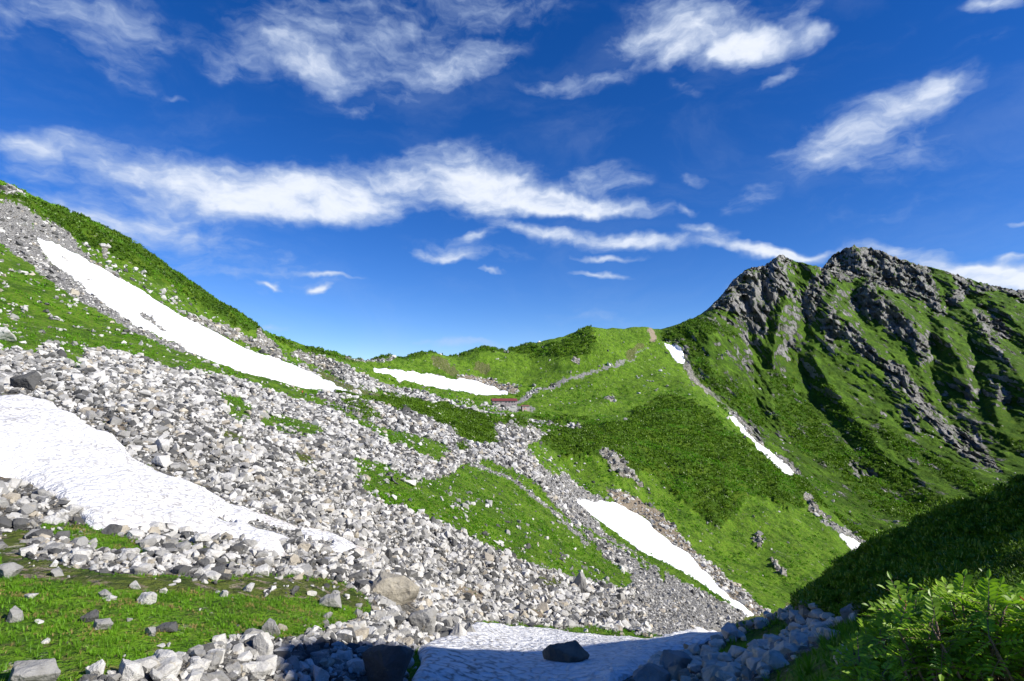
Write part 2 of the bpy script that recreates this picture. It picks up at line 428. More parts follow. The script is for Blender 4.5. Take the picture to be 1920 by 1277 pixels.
paint('pine', [(1430,650),(1450,620),(1500,640),(1540,700),(1620,800),(1720,900),(1800,960),(1720,985),(1640,960),(1560,880),(1500,850),(1455,790),(1445,700)])
paint('pine', [(1640,790),(1700,830),(1800,880),(1920,950),(1920,980),(1800,960),(1740,930),(1680,870)])
paint('pine', [(1840,750),(1920,760),(1930,860),(1880,830),(1840,800)])
paint('pine', [(1720,640),(1790,650),(1815,700),(1812,750),(1760,750),(1735,700)])
paint('pine', [(1755,605),(1805,580),(1850,605),(1875,670),(1830,650),(1790,615)])
paint('pine', [(1850,640),(1920,690),(1920,740),(1870,720)])
paint('pine', [(1480,470),(1500,480),(1530,530),(1510,540),(1490,510)])
paint('pine', [(1440,870),(1500,900),(1560,960),(1640,1010),(1700,1020),(1660,1040),(1560,970),(1500,930)])
# bright gaps in it
for P in ([(1060,870),(1120,880),(1180,920),(1260,960),(1330,1000),(1290,1000),(1200,960),(1100,900)], [(1500,700),(1560,780),(1620,840),(1600,850),(1540,790),(1490,730)]): paint('grass', P)
paint('grass', [(1640,830),(1700,860),(1830,930),(1860,960),(1800,950),(1720,910),(1650,850)])
# bare rock
ROCKP = [
 [(1325,585),(1350,545),(1385,495),(1465,462),(1500,475),(1470,500),(1485,540),(1500,570),(1470,555),(1440,590),(1435,640),(1415,620),(1400,600),(1370,582)],
 [(1500,560),(1520,520),(1548,500),(1560,520),(1540,560),(1520,620),(1510,600)],
 [(1515,490),(1560,458),(1600,448),(1690,478),(1710,485),(1740,520),(1770,560),(1710,560),(1650,540),(1620,520),(1580,530),(1545,510)],
 [(1700,480),(1745,495),(1755,540),(1775,590),(1750,590),(1720,545)],[(1770,500),(1825,515),(1815,550),(1790,580),(1770,560),(1800,540)],
 [(1820,530),(1930,530),(2300,560),(2300,620),(1930,570),(1880,545),(1830,548)],
 [(1590,575),(1605,545),(1630,518),(1645,545),(1690,580),(1745,645),(1740,680),(1700,640),(1640,600)],
 [(1560,555),(1540,640),(1560,650),(1590,600),(1640,655),(1690,690),(1660,690),(1600,655),(1575,600)],
 [(1640,660),(1700,690),(1740,750),(1790,800),(1830,800),(1870,870),(1890,890),(1830,870),(1790,850),(1720,770),(1690,730)],
 [(1650,680),(1680,700),(1690,740),(1660,720)],[(1820,600),(1850,620),(1905,690),(1890,690),(1850,640)],[(1820,570),(1880,600),(1900,640),(1860,630),(1830,600)],
 [(1810,720),(1822,700),(1825,770),(1812,760)],[(1850,700),(1900,740),(1890,750),(1850,715)],
 [(1270,655),(1285,640),(1300,700),(1350,750),(1420,800),(1440,850),(1400,820),(1365,770),(1300,715),(1282,690)],
 [(1385,605),(1400,620),(1412,680),(1400,660)],[(1390,670),(1405,690),(1415,730),(1398,700)],[(1470,640),(1490,635),(1500,655),(1480,655)],
 [(1440,860),(1500,900),(1500,880),(1470,850)],[(1590,860),(1640,880),(1650,900),(1600,890)],[(1675,755),(1720,780),(1740,820),(1700,800)],
 [(1420,995),(1432,1005),(1428,1030),(1412,1015)],[(1440,1040),(1475,1070),(1474,1082),(1450,1065)],[(1500,930),(1530,950),(1560,985),(1530,968)],
 [(1120,852),(1160,862),(1185,890),(1200,905),(1175,905),(1140,880)],[(1180,895),(1210,912),(1200,915)],
 [(480,625),(510,645),(530,670),(522,680),(480,650),(420,625),(350,600),(350,592),(420,612),(480,640)],
 [(0,352),(50,372),(48,380),(0,372)],[(190,460),(205,465),(200,485),(190,480)],[(1240,628),(1262,638),(1275,645),(1245,640)],[(1135,745),(1150,750),(1155,762),(1140,758)],
 [(1070,672),(1090,672),(1085,685),(1075,684)],
 [(1600,885),(1620,890),(1616,905),(1603,900)],[(1360,595),(1380,600),(1370,615)],[(1540,600),(1560,610),(1550,625)],[(1640,760),(1668,772),(1660,785)],
]
for P in ROCKP: paint('rock', P)
# rubble and scree
paint('scree', [(0,385),(40,392),(60,410),(60,430),(80,452),(120,500),(200,570),(280,620),(360,655),(460,695),(560,724),(567,728),(500,710),(400,676),(320,647),(282,632),(235,611),(200,592),(164,573),(131,555),(99,531),(56,494),(0,456),(-200,370),(-200,320)])
paint('scree', [(60,400),(80,420),(130,438),(150,470),(200,508),(260,545),(330,592),(400,620),(500,668),(570,700),(640,728),(560,712),(300,600),(130,480),(70,450)])
line('soil', [(180,500),(240,538),(330,590)], 5, 3)
paint('boulder', [(530,662),(560,663),(627,683),(733,723),(827,750),(868,767),(840,764),(793,757),(727,735),(660,723),(590,690)])
line('boulder', [(640,735),(700,742),(720,746)], 5, 3)
line('moss', [(560,690),(640,722),(720,745),(790,765)], 5, 4)
line('soil', [(560,692),(600,710)], 3, 3)
paint('boulder', [(-390,640),(0,655),(60,662),(100,645),(130,690),(150,700),(160,655),(230,662),(300,690),(380,700),(470,722),(560,733),(620,742),(700,757),(760,772),(830,795),(885,830),(932,830),(925,797),(960,800),(1030,806),(990,830),(985,850),(1012,888),(1050,920),(1090,975),(1130,1020),
  (1200,1100),(1200,1190),(1100,1178),(1000,1172),(900,1165),(860,1190),(780,1215),(760,1262),(760,1500),(100,1500),(120,1285),(180,1272),(250,1262),(330,1245),(400,1210),(450,1182),(500,1205),(560,1190),(640,1170),(700,1140),(690,1120),(640,1090),(560,1080),(500,1076),(400,1088),(300,1082),(200,1078),(100,1056),(0,1040),(-390,1040)])
paint('scree', [(985,838),(1012,868),(1050,890),(1055,872),(1090,915),(1140,945),(1100,950),(1140,1000),(1220,1060),(1330,1120),(1420,1163),(1400,1172),(1330,1190),(1230,1192),(1140,1140),(1190,1115),(1180,1070),(1120,1020),(1060,950),(1010,900)])
paint('boulder', [(950,1090),(1060,1085),(1150,1115),(1200,1150),(1230,1192),(1100,1178),(950,1168)])
paint('scree', [(1525,972),(1560,985),(1600,1000),(1655,1032),(1655,1046),(1640,1046),(1570,1003)])
paint('moss', [(0,1042),(100,1058),(200,1080),(300,1086),(400,1092),(500,1080),(560,1084),(640,1094),(690,1124),(680,1140),(560,1120),(400,1115),(200,1100),(0,1080)])
# grass in the rubble
paint('grass', [(480,712),(560,728),(600,737),(592,744),(640,760),(640,777),(600,762),(560,752),(520,743),(480,729)])
for P in ([(660,855),(720,870),(785,902),(850,888),(875,870),(905,862),(945,870),(1000,900),(1040,945),(1085,990),(1130,1040),(1185,1085),(1170,1112),(1130,1096),(1060,1082),(1000,1066),(930,1030),(880,1004),(800,966),(740,950),(690,930),(668,900)],
          [(628,758),(700,788),(760,808),(832,830),(848,850),(820,872),(790,852),(740,838),(700,815),(640,778)],
          [(480,775),(560,785),(612,805),(592,820),(530,811),(490,796)],[(405,733),(450,744),(472,770),(460,800),(432,790),(418,762)],
          [(1100,1020),(1150,1060),(1170,1095),(1130,1060)],[(1230,1060),(1250,1085),(1240,1092)],[(850,895),(900,880),(860,870)]): paint('grass', P)
line('scree', [(880,870),(960,900),(1040,960),(1100,1020)], 3, 4)
line('grass', [(1090,985),(1130,1010),(1180,1040),(1215,1065)], 4, 3)
paint('grass', [(60,985),(160,982),(255,1012),(282,1045),(200,1030),(90,1004)])
for P in ([(0,1000),(60,995),(40,1050),(0,1060)],[(405,798),(465,820),(452,845),(418,822)],[(550,845),(590,860),(600,890),(565,870)],[(330,1010),(400,1025),(400,1034),(330,1022)],[(1010,1080),(1070,1095),(1060,1105),(1010,1092)]): paint('moss', P)
for e in ((180,770,14,6),(215,795,25,8,25),(290,770,16,8),(880,1110,30,9,25),(790,1170,26,7,20),(1000,1152,22,8,10),(100,690,30,8,0),(460,1060,40,5,5)): ell('soil', *e)
# snow
SNOW = dict(
 upper=[(67,445),(113,463),(167,493),(233,530),(300,570),(383,613),(467,653),(567,697),(640,726),(656,737),(625,740),(560,724),(533,718),(450,693),(367,660),(327,637),(250,607),(200,573),(147,533),(110,500),(77,467)],
 left=[(-390,690),(0,745),(45,745),(100,755),(125,770),(150,785),(165,798),(195,810),(215,820),(235,840),(250,862),(290,880),(340,900),(385,920),(430,945),(500,965),(545,980),(620,1002),(692,1037),(640,1040),(560,1018),(520,1022),(545,1042),(500,1040),(450,1010),(400,1003),(370,1002),(300,987),(200,992),(172,988),(150,967),(110,940),(95,925),(30,895),(0,890),(-390,870)],
 valley=[(780,1217),(820,1198),(868,1190),(890,1168),(1000,1178),(1100,1187),(1200,1198),(1235,1196),(1280,1180),(1342,1181),(1400,1172),(1420,1180),(1300,1235),(1200,1262),(1165,1300),(1160,1500),(700,1500),(760,1300),(790,1247)],
 gully=[(1081,930),(1112,939),(1146,948),(1167,953),(1198,966),(1224,985),(1250,1005),(1276,1030),(1300,1053),(1330,1083),(1372,1124),(1428,1166),(1410,1166),(1350,1120),(1295,1083),(1240,1050),(1197,1027),(1152,994),(1115,964),(1081,936)],
 bowl=[(700,688),(727,691),(793,700),(880,716),(917,724),(938,728),(955,736),(953,741),(913,741),(888,736),(843,732),(810,723),(748,715),(702,698)],
 notch=[(1240,640),(1262,648),(1274,647),(1281,660),(1285,685),(1269,676)],
 chute=[(1364,774),(1378,784),(1392,796),(1413,823),(1441,845),(1478,880),(1494,896),(1478,894),(1420,845),(1393,812),(1371,790)],
 corner=[(1570,1003),(1602,1016),(1642,1046),(1660,1062),(1640,1064),(1620,1050),(1590,1028)],
 speck=[(1810,540),(1818,540),(1816,547),(1809,546)],
)
for e in ((915,722,62,11,12),(1225,630,14,6,60)): ell('soil', *e)
paint('soil', [(1130,922),(1170,928),(1230,955),(1290,1015),(1370,1090),(1445,1150),(1440,1168),(1425,1166),(1370,1125),(1290,1047),(1250,1005),(1200,966),(1160,952)])
for e in ((835,688,30,9,30),(905,690,16,8,20),(1185,665,12,14,30),(1200,648,8,7,0)): ell('moss', *e)
line('boulder', [(640,672),(680,676),(740,676)], 2)
for nm, P in SNOW.items(): paint('snow', P)
for e in ((165,528,11,4,25),(183,522,4,2),(208,540,10,3,25),(118,487,14,3,25),(275,598,18,5,28),(300,615,16,3,30),(330,640,12,3,30)): ell('scree', *e)
for e in ((425,978,22,5,15),(490,985,30,9,10),(540,1000,34,8,14),(600,1018,28,6,12)): ell('scree', *e)
line('scree', [(900,760),(940,766),(985,767),(1003,766)], 3)
line('path' if 'path' in CLS else 'scree', [(968,754),(978,748),(1005,735)], 5, 5)
line('scree', [(1005,735),(1020,731),(1060,712),(1095,700),(1110,693),(1150,683),(1188,676)], 3.4, 2.2)
line('scree', [(1188,676),(1196,664),(1215,650)], 2)
line('boulder', [(845,768),(905,776),(955,785)], 2.6, 3)
line('boulder', [(985,789),(1030,797),(1088,803)], 2.6, 3)
# near shaded slope
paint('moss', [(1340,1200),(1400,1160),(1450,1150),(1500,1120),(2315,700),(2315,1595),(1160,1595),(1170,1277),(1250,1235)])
paint('boulder', [(1160,1285),(1230,1240),(1340,1198),(1420,1168),(1470,1150),(1560,1150),(1560,1200),(1480,1240),(1430,1277),(1400,1500),(1150,1500)])
paint('grass', [(1330,1230),(1400,1185),(1470,1160),(1480,1180),(1400,1225),(1340,1245)])
paint('grass', [(1480,1250),(1560,1200),(1640,1150),(1700,1200),(1700,1500),(1450,1500)])
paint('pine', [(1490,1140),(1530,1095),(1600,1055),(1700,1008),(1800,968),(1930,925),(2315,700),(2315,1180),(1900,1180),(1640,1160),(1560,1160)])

def blur(A, n):
    for ax in (0, 1):
        for _ in range(2):
            c = np.cumsum(np.pad(A, [(n + 1, n), (0, 0)] if ax == 0 else [(0, 0), (n + 1, n)], mode='edge'), axis=ax)
            A = (c[2 * n + 1:] - c[:-2 * n - 1])if ax == 0 else (c[:, 2 * n + 1:] - c[:, :-2 * n - 1])
            A = A / (2 * n + 1)
    return A
WM = {k: blur((LAB == v).astype(np.float32), 1) for k, v in CLS.items()}
SNB = blur((LAB == CLS['snow']).astype(np.float32), 3)
def samp(A, px, py):
    x = (px + OX) / MS - .5; y = (py + OY) / MS - .5
    x = np.clip(x, 0, MW - 1.001); y = np.clip(y, 0, MH - 1.001)
    ix = x.astype(int); iy = y.astype(int); fx = x - ix; fy = y - iy
    return (A[iy, ix] * (1 - fx) + A[iy, ix + 1] * fx) * (1 - fy) + (A[iy + 1, ix] * (1 - fx) + A[iy + 1, ix + 1] * fx) * fy

# ---- mountain relief: crests of spurs and beds of gullies
CREST = [
 [(1340,578),(1330,620),(1325,690),(1365,760),(1430,840),(1500,885),(1580,950)],
 [(1477,559),(1457,610),(1447,680),(1446,760),(1470,820),(1540,900),(1660,1000)],
 [(1558,523),(1565,540),(1550,565),(1558,586),(1587,598),(1602,627),(1633,648),(1685,686),(1720,750),(1780,850),(1900,930)],
 [(1630,520),(1650,560),(1690,575),(1712,620),(1735,665)],
 [(1768,623),(1790,657),(1819,719),(1822,760),(1880,850)],
 [(1800,578),(1835,602),(1874,657),(1930,730)],[(1830,540),(1870,570),(1905,605),(1960,650)],
 [(1600,455),(1608,490),(1635,515)],[(1650,468),(1685,520),(1720,560)],[(1705,488),(1740,530),(1762,570)],[(1760,503),(1775,535),(1790,560)],
 [(1465,468),(1447,505),(1450,545)],[(1500,478),(1525,520),(1535,545)],[(1400,500),(1405,540),(1415,575)],[(1370,545),(1385,580)],
 [(1520,660),(1560,730),(1640,830),(1760,930)],[(1850,700),(1860,760),(1900,830)],
]
GULLY = [
 [(1240,640),(1282,690),(1330,745),(1370,780),(1420,838),(1490,894),(1560,985)],
 [(1400,595),(1413,650),(1416,730),(1430,800),(1470,855),(1560,935),(1640,1000)],
 [(1500,545),(1508,580),(1515,630),(1500,680),(1530,760),(1600,850),(1720,960)],
 [(1595,520),(1607,570),(1622,615),(1665,650),(1705,695),(1735,760),(1790,830),(1880,885)],
 [(1665,500),(1720,580),(1750,610),(1745,680),(1765,750),(1795,830)],
 [(1770,590),(1800,610),(1835,670),(1840,720),(1838,790),(1870,860)],
 [(1812,550),(1850,585),(1890,640),(1950,700)],[(1575,470),(1590,500)],[(1625,462),(1648,510),(1680,545)],[(1685,485),(1715,540),(1745,580)],[(1735,497),(1760,540),(1780,575)],
 [(1430,488),(1428,530),(1432,560)],[(1483,480),(1490,520),(1492,545)],[(1385,520),(1398,560)],[(1890,760),(1900,800)],
]
gx, gy = np.meshgrid(np.arange(1180, 2320, 2.0), np.arange(430, 1090, 2.0))
wx = gx + 9 * fbm(gx / 60, gy / 60, 3, 41); wy = gy + 9 * fbm(gx / 60, gy / 60, 3, 47)
def dist_lines(LS):
    d = np.full(gx.shape, 1e9)
    for Ln in LS:
        for (ax, ay), (bx, by) in zip(Ln[:-1], Ln[1:]):
            dx, dy = bx - ax, by - ay
            t = np.clip(((wx - ax) * dx + (wy - ay) * dy) / (dx * dx + dy * dy), 0, 1)
            d = np.minimum(d, np.hypot(wx - ax - t * dx, wy - ay - t * dy))
    return d
dc, dg = dist_lines(CREST), dist_lines(GULLY)
REL = (dg - dc) / (dg + dc + 4.0)
REL *= sstep(dg + dc, 4, 34) * (1 - 0.6 * sstep(np.minimum(dg, dc), 40, 120))
def rel_at(px, py):
    x = np.clip((px - 1180) / 2, 0, gx.shape[1] - 1.01); y = np.clip((py - 430) / 2, 0, gx.shape[0] - 1.01)
    ix = x.astype(int); iy = y.astype(int); fx = x - ix; fy = y - iy
    return (REL[iy, ix] * (1 - fx) + REL[iy, ix + 1] * fx) * (1 - fy) + (REL[iy + 1, ix] * (1 - fx) + REL[iy + 1, ix + 1] * fx) * fy

Z0 = S * R
# mountain zone: beyond the gully line, far enough away
gl = np.array(GULLY[0] + [(1650,1045),(1720,1090)], float)
gyx = np.interp(PY, gl[:, 1], gl[:, 0], left=1215)
MT = sstep(PX - gyx, -4, 30) * sstep(R, 350, 440) * (PX > 1200)
MT *= 1 - sstep(R, 1700, 2300)
relief = rel_at(PX, PY) * MT
uu = X0 + 0.15 * Y0; vv = Z0 + 0.35 * Y0
flute = (ridged(uu / 70, vv / 230, 5, 3, 0.55) - 0.35) * MT
rough = (ridged(uu / 24, vv / 42, 5, 9, 0.68) - 0.35) * MT
rockw0 = samp(blur(WM['rock'], 3), PX, PY)
lowr = 1 - .5 * sstep(PY, 700, 880)
shift = lowr * relief * 29 * (R / 1000) + lowr * flute * 22 * (R / 1000) + rough * (12 + 26 * rockw0) * (R / 1000) + rockw0 * MT * 16 * (ridged(uu / 11, vv / 26, 3, 12, .6) - .4) * (R / 1000)
R2 = R - shift
# hills and hollows elsewhere
near = 1 - MT
amp = near * np.clip(0.012 * R, 0.05, 6.0)
dz = amp * (0.9 * fbm(X0 / (8 + 0 * R), Y0 / 8, 2, 21) * (R < 120) * 0.5 + 0.9 * fbm(X0 / 40, Y0 / 40, 4, 22) * sstep(R, 20, 140) + 0.35 * fbm(X0 / 2.2, Y0 / 2.2, 3, 23) * (1 - sstep(R, 60, 140)))
gull = near * sstep(R, 150, 330) * (ridged(X0 / 45 + 0.3 * fbm(X0 / 90, Y0 / 90, 2, 5), Y0 / 160, 4, 31) - 0.4) * np.clip((PY - 700) / 200, 0.15, 1) * np.clip((PX - 640) / 300, 0, 1)
dz = dz + gull * 5.0
flatm = 1 - .85 * np.exp(-((PX - 950) / 75) ** 4 - ((PY - 772) / 28) ** 4) * (R > 330) * (R < 620)
dz = dz * flatm
# foliage bulk
wpx = 8 * fbm(PX / 26, PY / 26, 4, 61, .6); wpy = 8 * fbm(PX / 26, PY / 26, 4, 65, .6)
fine = 5.0 * fbm(PX / 8, PY / 8, 3, 71); fine2 = 5.0 * fbm(PX / 8 + 40, PY / 8, 3, 73)
TX, TY = PX + wpx * 0.5 + fine * .35, PY + wpy * 0.5 + fine2 * .35
SX, SY = PX + wpx * 0.8 + fine, PY + wpy * 0.8 + fine2
WT = {k_: samp(A, SX, SY).astype(np.float32) for k_, A in WM.items()}
pinew = WT['pine']
tuft = np.clip(np.abs(perlin(X0 / 1.6, Y0 / 1.6, 81)) * 1.3 + 0.35 * perlin(X0 / .6, Y0 / .6, 83), -0.2, 1)
tuft2 = np.clip(0.6 + fbm(X0 / 9, (Y0 + Z0) / 9, 3, 84), 0, 1.4)
dz = dz + pinew * (0.3 + 1.0 * tuft * np.clip(R / 60, .4, 1) + 1.8 * tuft2 * sstep(R, 80, 300) * (1 - .6 * sstep(R, 350, 450))) * np.where(R < 60, .6, 1.0)
rockd = WT['rock'] * near * (ridged(X0 / 6, (Y0 + Z0) / 6, 4, 88) * 3.5) * sstep(R, 60, 200)
scd = (WT['scree'] + WT['boulder']) * (0.25 * fbm(X0 / 1.2, Y0 / 1.2, 3, 89)) * np.clip(R / 60, .5, 2.2)
dz = dz * flatm + rockd + scd
jag = MT * (rockw0 * 7 * (ridged(X0 / 22, (Y0 + Z0) / 22, 3, 91) - .5) + 2.0 * fbm(X0 / 10, (Y0 + Z0) / 10, 3, 92)) * (R / 1000)
Sf = (Z0 + dz + jag) / R
Rf = R2
GXw, GYw, GZw = Rf * np.sin(TH), Rf * np.cos(TH), Sf * Rf

ncol = NT
def cell_faces(mask):
    """mask of quads (NR-1, NT-1) to face indices"""
    i, j = np.nonzero(mask)
    a = i * ncol + j
    return np.stack([a, a + 1, a + ncol + 1, a + ncol], 1)
def submesh(name, mask, mat, dz=None, smooth=True, attrs=True):
    f = cell_faces(mask); used = np.unique(f); inv = np.zeros(NR * ncol, np.int64); inv[used] = np.arange(len(used))
    co = np.c_[GXw.ravel()[used], GYw.ravel()[used], GZw.ravel()[used] + (0 if dz is None else dz.ravel()[used])]
    me = np_mesh(name, co, inv[f][:, ::-1], mat, smooth)
    if attrs:
        col_attr(me, 'cover_a', np.stack([WT[k_].ravel()[used] for k_ in ('pine', 'scree', 'soil', 'rock')], 1))
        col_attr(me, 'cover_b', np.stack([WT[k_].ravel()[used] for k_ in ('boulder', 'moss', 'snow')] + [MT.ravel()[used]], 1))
    return bpy.data.objects.new(name, me)

SMAX = np.maximum.accumulate(np.where(R > 1.2, Sf, -9), axis=0)       # highest line of sight so far, per azimuth
def col_of(t): return np.clip(np.searchsorted(th_f, t), 1, NT - 1)
def hit(px, py, rmin=2.0):
    """first ground point met by the sight line through a pixel"""
    t, s = pix_ts(px, py); j = int(col_of(t))
    if th_f[j] - t > t - th_f[j - 1]: j -= 1
    ok = np.nonzero((Sf[:, j] >= s) & (R[:, j] > rmin))[0]
    i = int(ok[0]) if len(ok) else NR - 2
    return Vector((GXw[i, j], GYw[i, j], GZw[i, j]))
def ground_z(x, y):
    x = np.asarray(x, float); y = np.asarray(y, float)
    t = np.arctan2(x, y); L = np.log(np.hypot(x, y) + 1e-6)
    j = np.clip(np.searchsorted(th_f, t) - 1, 0, NT - 2); i = np.clip(np.searchsorted(L_f, L) - 1, 0, NR - 2)
    fj = np.clip((t - th_f[j]) / (th_f[j + 1] - th_f[j]), 0, 1); fi = np.clip((L - L_f[i]) / (L_f[i + 1] - L_f[i]), 0, 1)
    A = GZw
    return (A[i, j] * (1 - fi) + A[i + 1, j] * fi) * (1 - fj) + (A[i, j + 1] * (1 - fi) + A[i + 1, j + 1] * fi) * fj
def seen(x, y, z, tol=0.0):
    t = np.arctan2(x, y); r = np.hypot(x, y); j = np.clip(np.searchsorted(th_f, t) - 1, 0, NT - 1); i = np.clip(np.searchsorted(L_f, np.log(r * 0.985)) - 1, 0, NR - 1)
    return z / r + tol >= SMAX[i, j]
# ---------------------------------------------------------------- materials
def new_mat(name):
    m = bpy.data.materials.new(name); m.use_nodes = True
    N = Nodes(m.node_tree); bs = m.node_tree.nodes['Principled BSDF']
    return m, N, bs
def simple(name, col, rough=0.6, metal=0.0, bump=0.0, bscale=20.0, var=0.0):
    m, N, bs = new_mat(name)
    bs.inputs['Base Color'].default_value = (*col, 1); bs.inputs['Roughness'].default_value = rough; bs.inputs['Metallic'].default_value = metal
    tco = N.n('ShaderNodeTexCoord').outputs['Object']
    if var:
        f = N.noise(tco, bscale, 4)
        N.link(N.mix(f, tuple(c * (1 - var) for c in col), tuple(min(1, c * (1 + var)) for c in col)), bs.inputs['Base Color'])
    if bump:
        b = N.n('ShaderNodeBump'); b.inputs['Strength'].default_value = bump; b.inputs['Distance'].default_value = 0.05
        N.link(N.noise(tco, bscale, 5), b.inputs['Height']); N.link(b.outputs[0], bs.inputs['Normal'])
    return m
def ground_mat():
    m, N, bs = new_mat('ground_cover')
    P = N.n('ShaderNodeNewGeometry').outputs['Position']
    A = N.n('ShaderNodeAttribute', attribute_name='cover_a'); B = N.n('ShaderNodeAttribute', attribute_name='cover_b')
    sa = N.n('ShaderNodeSeparateColor'); N.link(A.outputs['Color'], sa.inputs[0]); sb = N.n('ShaderNodeSeparateColor'); N.link(B.outputs['Color'], sb.inputs[0])
    pine, scree, soil, rock = sa.outputs[0], sa.outputs[1], sa.outputs[2], A.outputs['Alpha']
    bould, moss, snow, mtn = sb.outputs[0], sb.outputs[1], sb.outputs[2], B.outputs['Alpha']
    n_big = N.noise(P, 0.018, 4, 0.55); n_mid = N.noise(P, 0.12, 5, 0.6); n_s = N.noise(P, 0.9, 5, 0.65); n_f = N.noise(P, 5.0, 4, 0.7)
    n_vf = N.noise(P, 26.0, 3, 0.7)
    def edge(wt, noise, k=0.9, lo=0.42, hi=0.58):
        return N.step(N.math('ADD', wt, N.math('MULTIPLY', N.math('SUBTRACT', noise, 0.5), k)), lo, hi)
    # grass
    g1 = N.mix(N.step(n_mid, 0.35, 0.65), (0.0589, 0.1447, 0.0066), (0.1177, 0.2549, 0.0099))
    g2 = N.mix(N.step(n_s, 0.40, 0.68), g1, (0.1693, 0.2963, 0.0176))
    g2 = N.mix(N.math('MULTIPLY', N.step(n_f, 0.50, 0.30), 0.6), g2, (0.0285, 0.0901, 0.0060))
    straw = N.math('MULTIPLY', N.step(N.noise(P, 1.7, 6, 0.75), 0.53, 0.63), 0.75)
    g2 = N.mix(straw, g2, (0.24, 0.20, 0.075))
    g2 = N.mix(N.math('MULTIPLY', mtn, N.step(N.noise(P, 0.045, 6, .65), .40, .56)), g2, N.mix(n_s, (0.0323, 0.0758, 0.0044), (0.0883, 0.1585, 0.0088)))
    g2 = N.mix(N.math('MULTIPLY', N.step(N.noise(P, 0.035, 6, .65), .5, .62), .6), g2, (0.0661, 0.1447, 0.0077))
    mott = N.noise(N.mapping(P, scale=(1, .6, .6)), 0.28, 7, 0.72)
    g2 = N.mix(N.math('MULTIPLY', N.step(mott, .52, .36), .75), g2, (0.0323, 0.0854, 0.0044))
    g2 = N.mix(N.math('MULTIPLY', N.step(mott, .54, .68), .6), g2, (0.1913, 0.3238, 0.0198))
    # pine
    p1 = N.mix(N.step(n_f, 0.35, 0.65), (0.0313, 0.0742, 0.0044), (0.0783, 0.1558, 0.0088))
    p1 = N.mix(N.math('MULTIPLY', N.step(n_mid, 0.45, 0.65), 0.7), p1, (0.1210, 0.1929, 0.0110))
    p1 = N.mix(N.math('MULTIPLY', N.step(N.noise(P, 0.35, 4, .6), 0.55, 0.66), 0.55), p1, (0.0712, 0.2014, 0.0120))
    # stone
    vs = N.n('ShaderNodeTexVoronoi'); N.link(P, vs.inputs['Vector']); vs.inputs['Scale'].default_value = 2.2; vs.inputs['Randomness'].default_value = 1
    vsc = N.n('ShaderNodeSeparateColor'); N.link(vs.outputs['Color'], vsc.inputs[0])
    st = N.mix(vsc.outputs[0], (0.20, 0.20, 0.195), (0.62, 0.61, 0.58))
    st = N.mix(N.step(vs.outputs['Distance'], 0.42, 0.62), st, (0.05, 0.048, 0.045))
    vs2 = N.n('ShaderNodeTexVoronoi'); N.link(P, vs2.inputs['Vector']); vs2.inputs['Scale'].default_value = 7.0
    vsc2 = N.n('ShaderNodeSeparateColor'); N.link(vs2.outputs['Color'], vsc2.inputs[0])
    st2 = N.mix(vsc2.outputs[0], (0.18, 0.175, 0.165), (0.50, 0.485, 0.45))
    st = N.mix(0.5, st, st2)
    dirt = N.mix(N.noise(P, 0.5, 7, .75), (0.08, 0.06, 0.035), (0.42, 0.33, 0.22))
    dirt = N.mix(N.math('MULTIPLY', vsc2.outputs[0], 0.55), dirt, (0.42, 0.37, 0.30))
    # cliff
    cw = N.mapping(P, rot=(0.3, 0.25, 0), scale=(1, 0.5, 0.35))
    r1 = N.noise(cw, 0.07, 8, 0.68, 0.6); r2 = N.noise(P, 0.35, 6, 0.7)
    rk = N.mix(N.step(r1, 0.32, 0.66), (0.15, 0.146, 0.136), (0.42, 0.41, 0.385))
    rk = N.mix(N.math('MULTIPLY', N.step(r2, 0.50, 0.34), 0.75), rk, (0.055, 0.054, 0.050))
    rk = N.mix(N.math('MULTIPLY', N.step(N.noise(P, .11, 5, .7), 0.56, 0.68), 0.6), rk, (0.0807, 0.1590, 0.0200))
    rk_near = N.mix(N.step(r2, 0.35, 0.65), (0.24, 0.22, 0.18), (0.52, 0.50, 0.44))
    rk = N.mix(mtn, rk_near, rk)
    # outcrops scattered over the mountain and grassy slopes
    nrm = N.n('ShaderNodeNewGeometry').outputs['Normal']; sn = N.n('ShaderNodeSeparateXYZ'); N.link(nrm, sn.inputs[0])
    steep = N.step(sn.outputs[2], 0.62, 0.30)
    sc_r = N.math('MULTIPLY', N.step(N.math('ADD', N.noise(cw, 0.06, 8, 0.72), N.math('MULTIPLY', steep, 0.14)), 0.575, 0.64), mtn)
    rkn = N.math('ADD', N.math('MULTIPLY', N.math('SUBTRACT', N.noise(cw, 0.10, 8, 0.75), .5), 2.2), N.math('MULTIPLY', N.math('SUBTRACT', steep, .35), .45))
    rock_m = N.step(N.math('ADD', N.math('MULTIPLY', rock, .62), rkn), .33, .43)
    rock_n = edge(rock, N.noise(P, 0.16, 6, 0.7), 1.5, 0.40, 0.56)
    rk_mix = N.n('ShaderNodeMix'); N.link(mtn, rk_mix.inputs[0]); N.link(rock_n, rk_mix.inputs[2]); N.link(rock_m, rk_mix.inputs[3])
    rockf = N.math('MAXIMUM', rk_mix.outputs[0], sc_r)
    col = N.mix(edge(pine, N.noise(P, 0.25, 5, 0.65), 1.1), g2, p1)
    mossf = edge(moss, n_s, 1.0)
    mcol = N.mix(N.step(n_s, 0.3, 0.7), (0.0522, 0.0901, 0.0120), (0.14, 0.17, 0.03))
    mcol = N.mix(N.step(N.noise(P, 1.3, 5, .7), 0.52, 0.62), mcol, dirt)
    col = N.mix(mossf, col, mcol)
    col = N.mix(N.math('MULTIPLY', mtn, .55), col, N.mix(1.0, col, (.55, .60, .55), 'MULTIPLY'))
